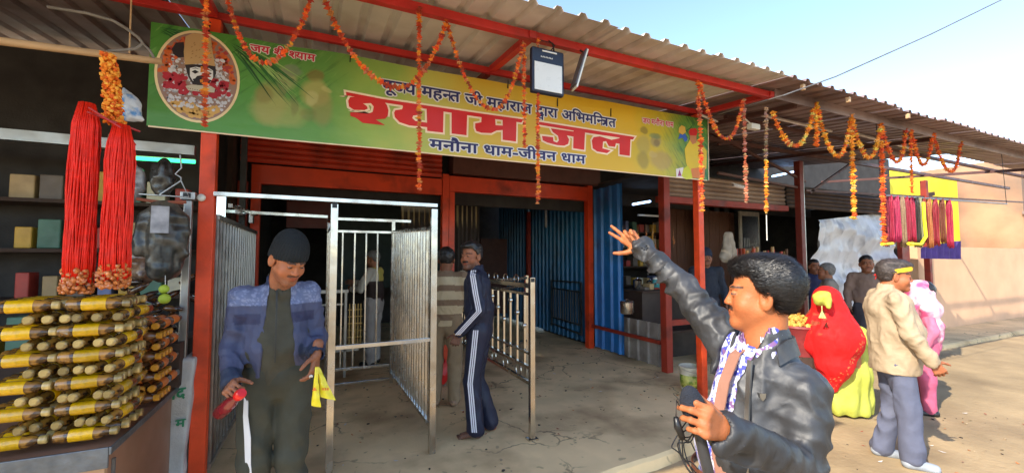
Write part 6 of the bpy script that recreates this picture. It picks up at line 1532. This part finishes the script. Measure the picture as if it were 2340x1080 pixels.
for k in (-1, 0, 1):
    o_ = lf*.082-FV*.0; e = fw*(.017*k)
    MB().ribbon([J['shL']+UP*.062+lf*.02+e, J['shL']+lf*.070+UP*.02+e, J['shL']*.5+J['elL']*.5+lf*.076+e, J['elL']+lf*.068+e, J['elL']*.4+J['wrL']*.6+lf*.06+e, J['wrL']+lf*.053+e], Vector(fw*.0052), .004).build('stripe', M_stripe, tm)
    MB().ribbon([J['hipL']+lf*.112+UP*.03+e, J['hipL']*.5+J['knL']*.5+lf*.098+e, J['knL']+lf*.085+e, J['knL']*.5+J['anL']*.5+lf*.083+e, J['anL']+lf*.086+UP*.0+e], Vector(fw*.0052), .004).build('stripe', M_stripe, tm)
m = MB(); m.tube([J['wrL']+(fw*math.cos(t)+lf*math.sin(t))*.040 for t in [k*math.pi/8 for k in range(17)]], .007, 6); m.build('wristband', mat('tan_band', lin(170,140,90), .6), tm)
# ---------------------------------------------------------------- man in the striped sweater
cx_, cy_, _z = (1.237,4.412,0.000)
J, fw, lf = std(cx_, cy_, 0, 68, 1.66, wrL=(.22,.16,1.0), wrR=(.22,-.16,1.0), elL=(.02,.25,1.10), elR=(.02,-.25,1.10), head=(.07,.0,1.56))
ztop = 1.37
def paint4(P):
    C = np.tile(lcol(206,186,150), (len(P), 1)); z = P[:, 2]+.01*np.sin(P[:, 0]*9); C[((z/.150) % 1) < .42] = lcol(138,112,88); return C
person('man in cream and brown striped sweater with khaki trousers, back to the street', J, dict(face=fw, look=unit(fw-UP*.15), hair='full', seed=8, hh=.006, skin=lin(140,90,64), handL=hnd(J,'L',fw,lf), handR=hnd(J,'R',fw,lf), girth=1.04,
    top=dict(m=mat('striped_knit', attr=True, rough=.9, var=.08, bump=.2), name='sweater', paint=paint4, fold=.006, len=-.02, rib=True), legs=dict(m=mat('khaki_cloth', lin(150,128,100), .85, var=.15), w=1.0), shoem=mat('tan_shoe', lin(150,120,96), .6)))
# ---------------------------------------------------------------- man inside behind the bars
cx_, cy_, _z = (0.747,6.537,0.000)
J, fw, lf = std(cx_, cy_, 0, 150, 1.66, wrL=(.30,.10,1.12), wrR=(.36,-.12,1.20), elL=(.10,.24,1.12), elR=(.12,-.22,1.16))
person('man in white shirt and dark vest inside the shop behind the cage bars', J, dict(face=fw, look=unit(fw-UP*.2), hair='short', hairm=M_hairg, seed=9, hh=.007, h=.012, skin=lin(150,96,66), handL=hnd(J,'L',fw,lf,h=.007), handR=hnd(J,'R',fw,lf,h=.007),
    top=dict(m=mat('white_shirt', attr=True, rough=.85, bump=.1), fold=.006, len=-.03, paint=lambda P: np.where(((P[:, 2] < 1.22)&(np.abs((P-V3((cx_,cy_,0)))@lf) < .2)&((P-V3((cx_,cy_,0)))@fw < .16))[:, None], lcol(54,40,36)[None], np.where((vnoise(P, 5, 2) > .15)[:, None], lcol(206,190,96)[None], lcol(196,190,176)[None]))),
    legs=dict(m=mat('grey_white_trousers', lin(170,164,158), .85, var=.15), w=1.08)))
# ---------------------------------------------------------------- heavy man in beige jacket
M_beigej = mat('beige_jacket', lin(172,150,122), .75, var=.10, nscale=8, bump=.2, bscale=60)
cx_, cy_, _z = (4.229,1.840,-0.070)
J, fw, lf = std(cx_, cy_, -.07, -48, 1.60, shR=(-.03,-.20,1.36), shL=(-.03,.20,1.36), elR=(.02,-.27,1.11), wrR=(.15,-.25,.90), head=(.035,0,1.555), anR=(.06,-.09,.09), knR=(.05,-.10,.48), anL=(-.08,.10,.09))
look6 = unit(RV*.84-FV*.50-UP*.08)
bm_ = person('heavy man in beige jacket and grey trousers wearing a yellow headband, facing right', J, dict(face=fw, look=look6, hair='full', hairm=mat('greying_hair', lin(70,60,56), .5, var=.5, nscale=40, bump=.5, bscale=120), seed=10, strands=1500, hh=.0045, skin=lin(170,102,66), fat=1.12, gz=-.07,
    handR=hnd(J,'R',fw,lf,.6), handL=hnd(J,'L',fw,lf), girth=1.26, lat=1.18, belly=.03, stubble=.1, moustache=0,
    top=dict(m=M_beigej, name='jacket', len=-.11, collar=.04, fold=.009, freq=24, tfold=.006, w=1.06, cuffr=.05, rib=True), legs=dict(m=mat('grey_trousers', lin(92,96,116), .8, var=.12, bump=.2), w=1.04, rise=-.04, hem=.072, fold=.010), shoem=mat('grey_shoe', lin(150,156,164), .7)))
hr, hf, hu = frame(look6); hc = J['head']
ring_ = [hc+(hf*(.100+.006)*math.cos(t)-hf*.008+hr*(.086)*math.sin(t))*1.0+hu*(.040+.028*math.cos(t)) for t in [k*math.pi/14 for k in range(29)]]
MB().ribbon([tuple(p) for p in ring_], [Vector(hu*.016)]*29, .006).build('headband', mat('yellow_cloth', lin(240,196,40), .8, var=.15), bm_)
m = MB(); k0 = hc-hf*.112+hu*.008; m.blob(k0, .016, 1, .3); m.blob(k0-hf*.012-hu*.014, .011, 1, .3); m.ribbon([k0, k0-hu*.05-hf*.012], Vector(hr*.008), .003); m.build('headband_knot', mat('red_cloth2', lin(206,40,36), .8), bm_)
# ---------------------------------------------------------------- woman bent under a red shawl
c7 = V3((5.177,2.685,-0.070)); hd = V3((4.891,2.688,1.089))
wroot = thing('person', tuple(c7), 'bent woman under a bright red shawl with yellow green sari, back to the camera', 'person')
def W(x, y, D=4.45): return V3(atd7(x, y, D))
def atd7(x, y, D):
    F_ = V3((.4157,.9080,.0523)); U_ = V3((-.0218,-.0476,.9986)); return V3((0,0,1.55))+(F_+V3((.9092,-.4163,0))*(x-1170)/960+U_*(540-y)/960)*D
f = SDF(W(1900,800)-1.0, W(1900,800)+1.0, .016); hr, hf, hu = frame(unit(-RV*.3+FV*.75-UP*.5)); head_sdf(f, hd, hr, hf, hu, .95, neck=W(1910,720))
f.cone(W(1910,720), W(1925,800,4.4), .11, .13, .05); f.cone(W(1925,800,4.4), W(1945,850,4.4), .14, .13, .05); f.cone(W(1930,850), W(1925,925), .08, .05, .03); f.cone(W(1960,850), W(1962,925), .08, .05, .03); f.cone(W(1868,750,4.6), W(1860,820,4.7), .04, .035, .03)
P, F = f.nets(); np_mesh('body', smooth_np(P, F, 2), F, M_skin, wroot, np.tile(V3(SK), (len(P), 1)))
f = SDF(W(1930,860)-.75, W(1930,860)+.75, .011)
f.cone(W(1955,770,4.45), W(1945,850,4.42), .125, .165, .05, fold=(.012,9,2)); f.cone(W(1945,850,4.42), W(1940,925,4.42), .165, .20, .05, fold=(.016,8,4)); f.cone(W(1925,850,4.4), W(1918,925,4.36), .12, .14, .05, fold=(.016,8,1))
f.func(W(1930,860)-.75, W(1930,860)+.75, lambda X, Y, Z: (Z+.045)+0*X+0*Y, .004, 'sub')
sdf_obj('sari', f, mat('lime_sari', lin(176,178,70), .7, var=.12, nscale=9, bump=.3, bscale=50), wroot, disp=lambda P: np.sin(np.arctan2(P[:, 0]-c7[0], P[:, 1]-c7[1])*13+vnoise(P, 4, 1)*2)*.010+vnoise(P, 12, 4)*.008)
f = SDF(W(1900,780)-.75, W(1900,780)+.75, .010)
f.ell(hd+UP*.02, (.135,.135,.15), .05); f.cone(W(1896,715), W(1905,770,4.38), .17, .245, .06); f.cone(W(1905,770,4.38), W(1903,830,4.34), .245, .17, .06, fold=(.008,8,3)); f.cone(W(1903,830,4.34), W(1902,885,4.32), .17, .055, .05, fold=(.008,9,3)); f.cone(W(1870,730,4.5), W(1862,790,4.42), .12,.10,.05)
def p7(P):
    C = np.tile(lcol(222,14,14), (len(P), 1)); x = (P-V3((0,0,1.55)))@RV; D_ = (P-V3((0,0,1.55)))@FV; px = 1170+960*x/D_; z = P[:, 2]
    q = W(1862,700); a = (P-q)@RV; b = z-q[2]; C[(np.abs(a-.12-.35*b+.10) < .028)&(b < -.02)&(b > -.27)&(vnoise(P, 26, 3) > .15)] = lcol(150,60,36)
    C[(vnoise(P, 70, 5) > .5)&(np.abs(a-.5*b-.42) < .05)] = lcol(216,120,70); return C
sdf_obj('shawl', f, mat('red_shawl', attr=True, rough=.8, var=.06, bump=.25, bscale=120, fold=(6,.012,.3)), wroot, disp=lambda P: crease(P, .014, 7, (1,1,.28), 4)+crease(P, .006, 16, (1,1,.4), 2), paint=p7)
f = SDF(W(1875,690,4.3)-.35, W(1875,690,4.3)+.35, .008); f.ell(W(1876,682,4.30), (.085,.07,.075), .03); f.cone(W(1890,675,4.26), W(1893,702,4.22), .04, .02, .03)
sdf_obj('sari_edge', f, MC['lime_sari'], wroot, disp=lambda P: vnoise(P, 22, 4)*.008)
m = MB(); t0 = W(1878,698,4.16); m.tube([t0, t0-UP*.06], .004, 5)
for k in range(9): m.tube([t0-UP*.05, t0-UP*.12+RV*.028*math.cos(k*.7)+FV*.02*math.sin(k*.7)], [.003,.006], 5)
m.build('tassel', mat('cream_thread', lin(220,210,130), .8), wroot)
# ---------------------------------------------------------------- people in the background
def bgp(px, D, hdg, lab, col, H=1.62, legs=(50,50,58), hair='short', hm=None, look=None, z=0, name='shirt', **kw):
    u = (px-1170)/960; x = D*(.416+.909*u); y = D*(.909-.416*u); J, fw, lf = std(x, y, z, hdg, H, **kw)
    return person(lab, J, dict(face=fw, look=look if look is not None else fw, hair=hair, hairm=hm or M_hair, hh=.008, h=.014, skin=lin(140,90,64), seed=px % 17, gz=z, handL=hnd(J,'L',fw,lf,h=.008), handR=hnd(J,'R',fw,lf,h=.008), moustache=.8,
        top=dict(m=mat('cloth_%d' % px, lin(*col), .85, var=.15), len=-.02, name=name, fold=.006), legs=dict(m=mat('legs_%d' % px, lin(*legs), .85), w=1.0))), J
bgp(1978, 6.2, 215, 'man in grey brown sweater standing before the silver tarpaulin', (122,100,88), H=1.58, name='sweater')
bgp(1857, 7.2, 240, 'small figure in navy at the dark shop corner left of the silver tarpaulin', (38,42,78), H=1.52)
bgp(1890, 6.2, 120, 'grey haired person hidden behind the red shawled woman', (130,120,110), H=1.46, hm=M_hairg)
r10, J10 = bgp(1612, 6.4, 235, 'shopkeeper in dark clothes and flat cap in the neighbouring shop', (36,42,54), H=1.68, hair='cap', hm=mat('dark_blue_cap', lin(40,46,66), .8))
r12, J12 = bgp(2104, 4.5, 120, 'woman in pink patterned scarf mostly hidden behind the beige jacket man', (206,110,140), H=1.34, legs=(190,90,120), hair='full', z=-.07, name='tunic')
f = SDF(J12['head']-.6, J12['head']+.6, .012); md = (J12['shL']+J12['shR'])/2
f.ell(J12['head']+UP*.01-V3((.0,.0,0)), (.115,.125,.135), .04); f.cone(J12['head']-UP*.08, md, .10, .15, .05); f.cone(J12['shL'], md-UP*.22+FV*-.12, .09, .07, .05, fold=(.01,14,1)); f.cone(J12['shR'], md-UP*.3-FV*.1, .09, .06, .05, fold=(.01,14,2))
sdf_obj('scarf', f, mat('pink_scarf', lin(206,84,130), .8, var=.2, nscale=8, col2=lin(230,190,200), c2scale=5, bump=.3), r12, disp=lambda P: vnoise(P, 16, 4)*.012)
# basket of yellow sweets beside the woman
bs = thing('basket', (4.800,2.911,0.810), 'low basket heaped with yellow snacks behind the black jacket man', 'basket')
p_ = V3((4.800,2.911,0.810)); MB().lathe(p_, [(0,-.3),(.16,-.3),(.20,-.02),(.22,0),(.21,.02),(0,.02)], 18).build('drum', mat('maroon_tub', lin(140,50,50), .6), bs, smooth=True, angle=40)
m = MB(); random.seed(2)
for i in range(260):
    a = random.uniform(0, 6.283); q = .2*math.sqrt(random.random()); m.blob(p_+V3((q*math.cos(a), q*math.sin(a), .03+.13*(1-q/.2)*random.random())), random.uniform(.012,.022), 1, .4)
tag(m.build('snacks', mat('gold_snacks', lin(210,160,70), .6, var=.3, nscale=30), bs), kind='stuff')
MB().lathe(p_-UP*.9, [(0,-.2),(.2,-.2),(.2,.6),(0,.6)], 12).build('stand', M_dark2, bs)
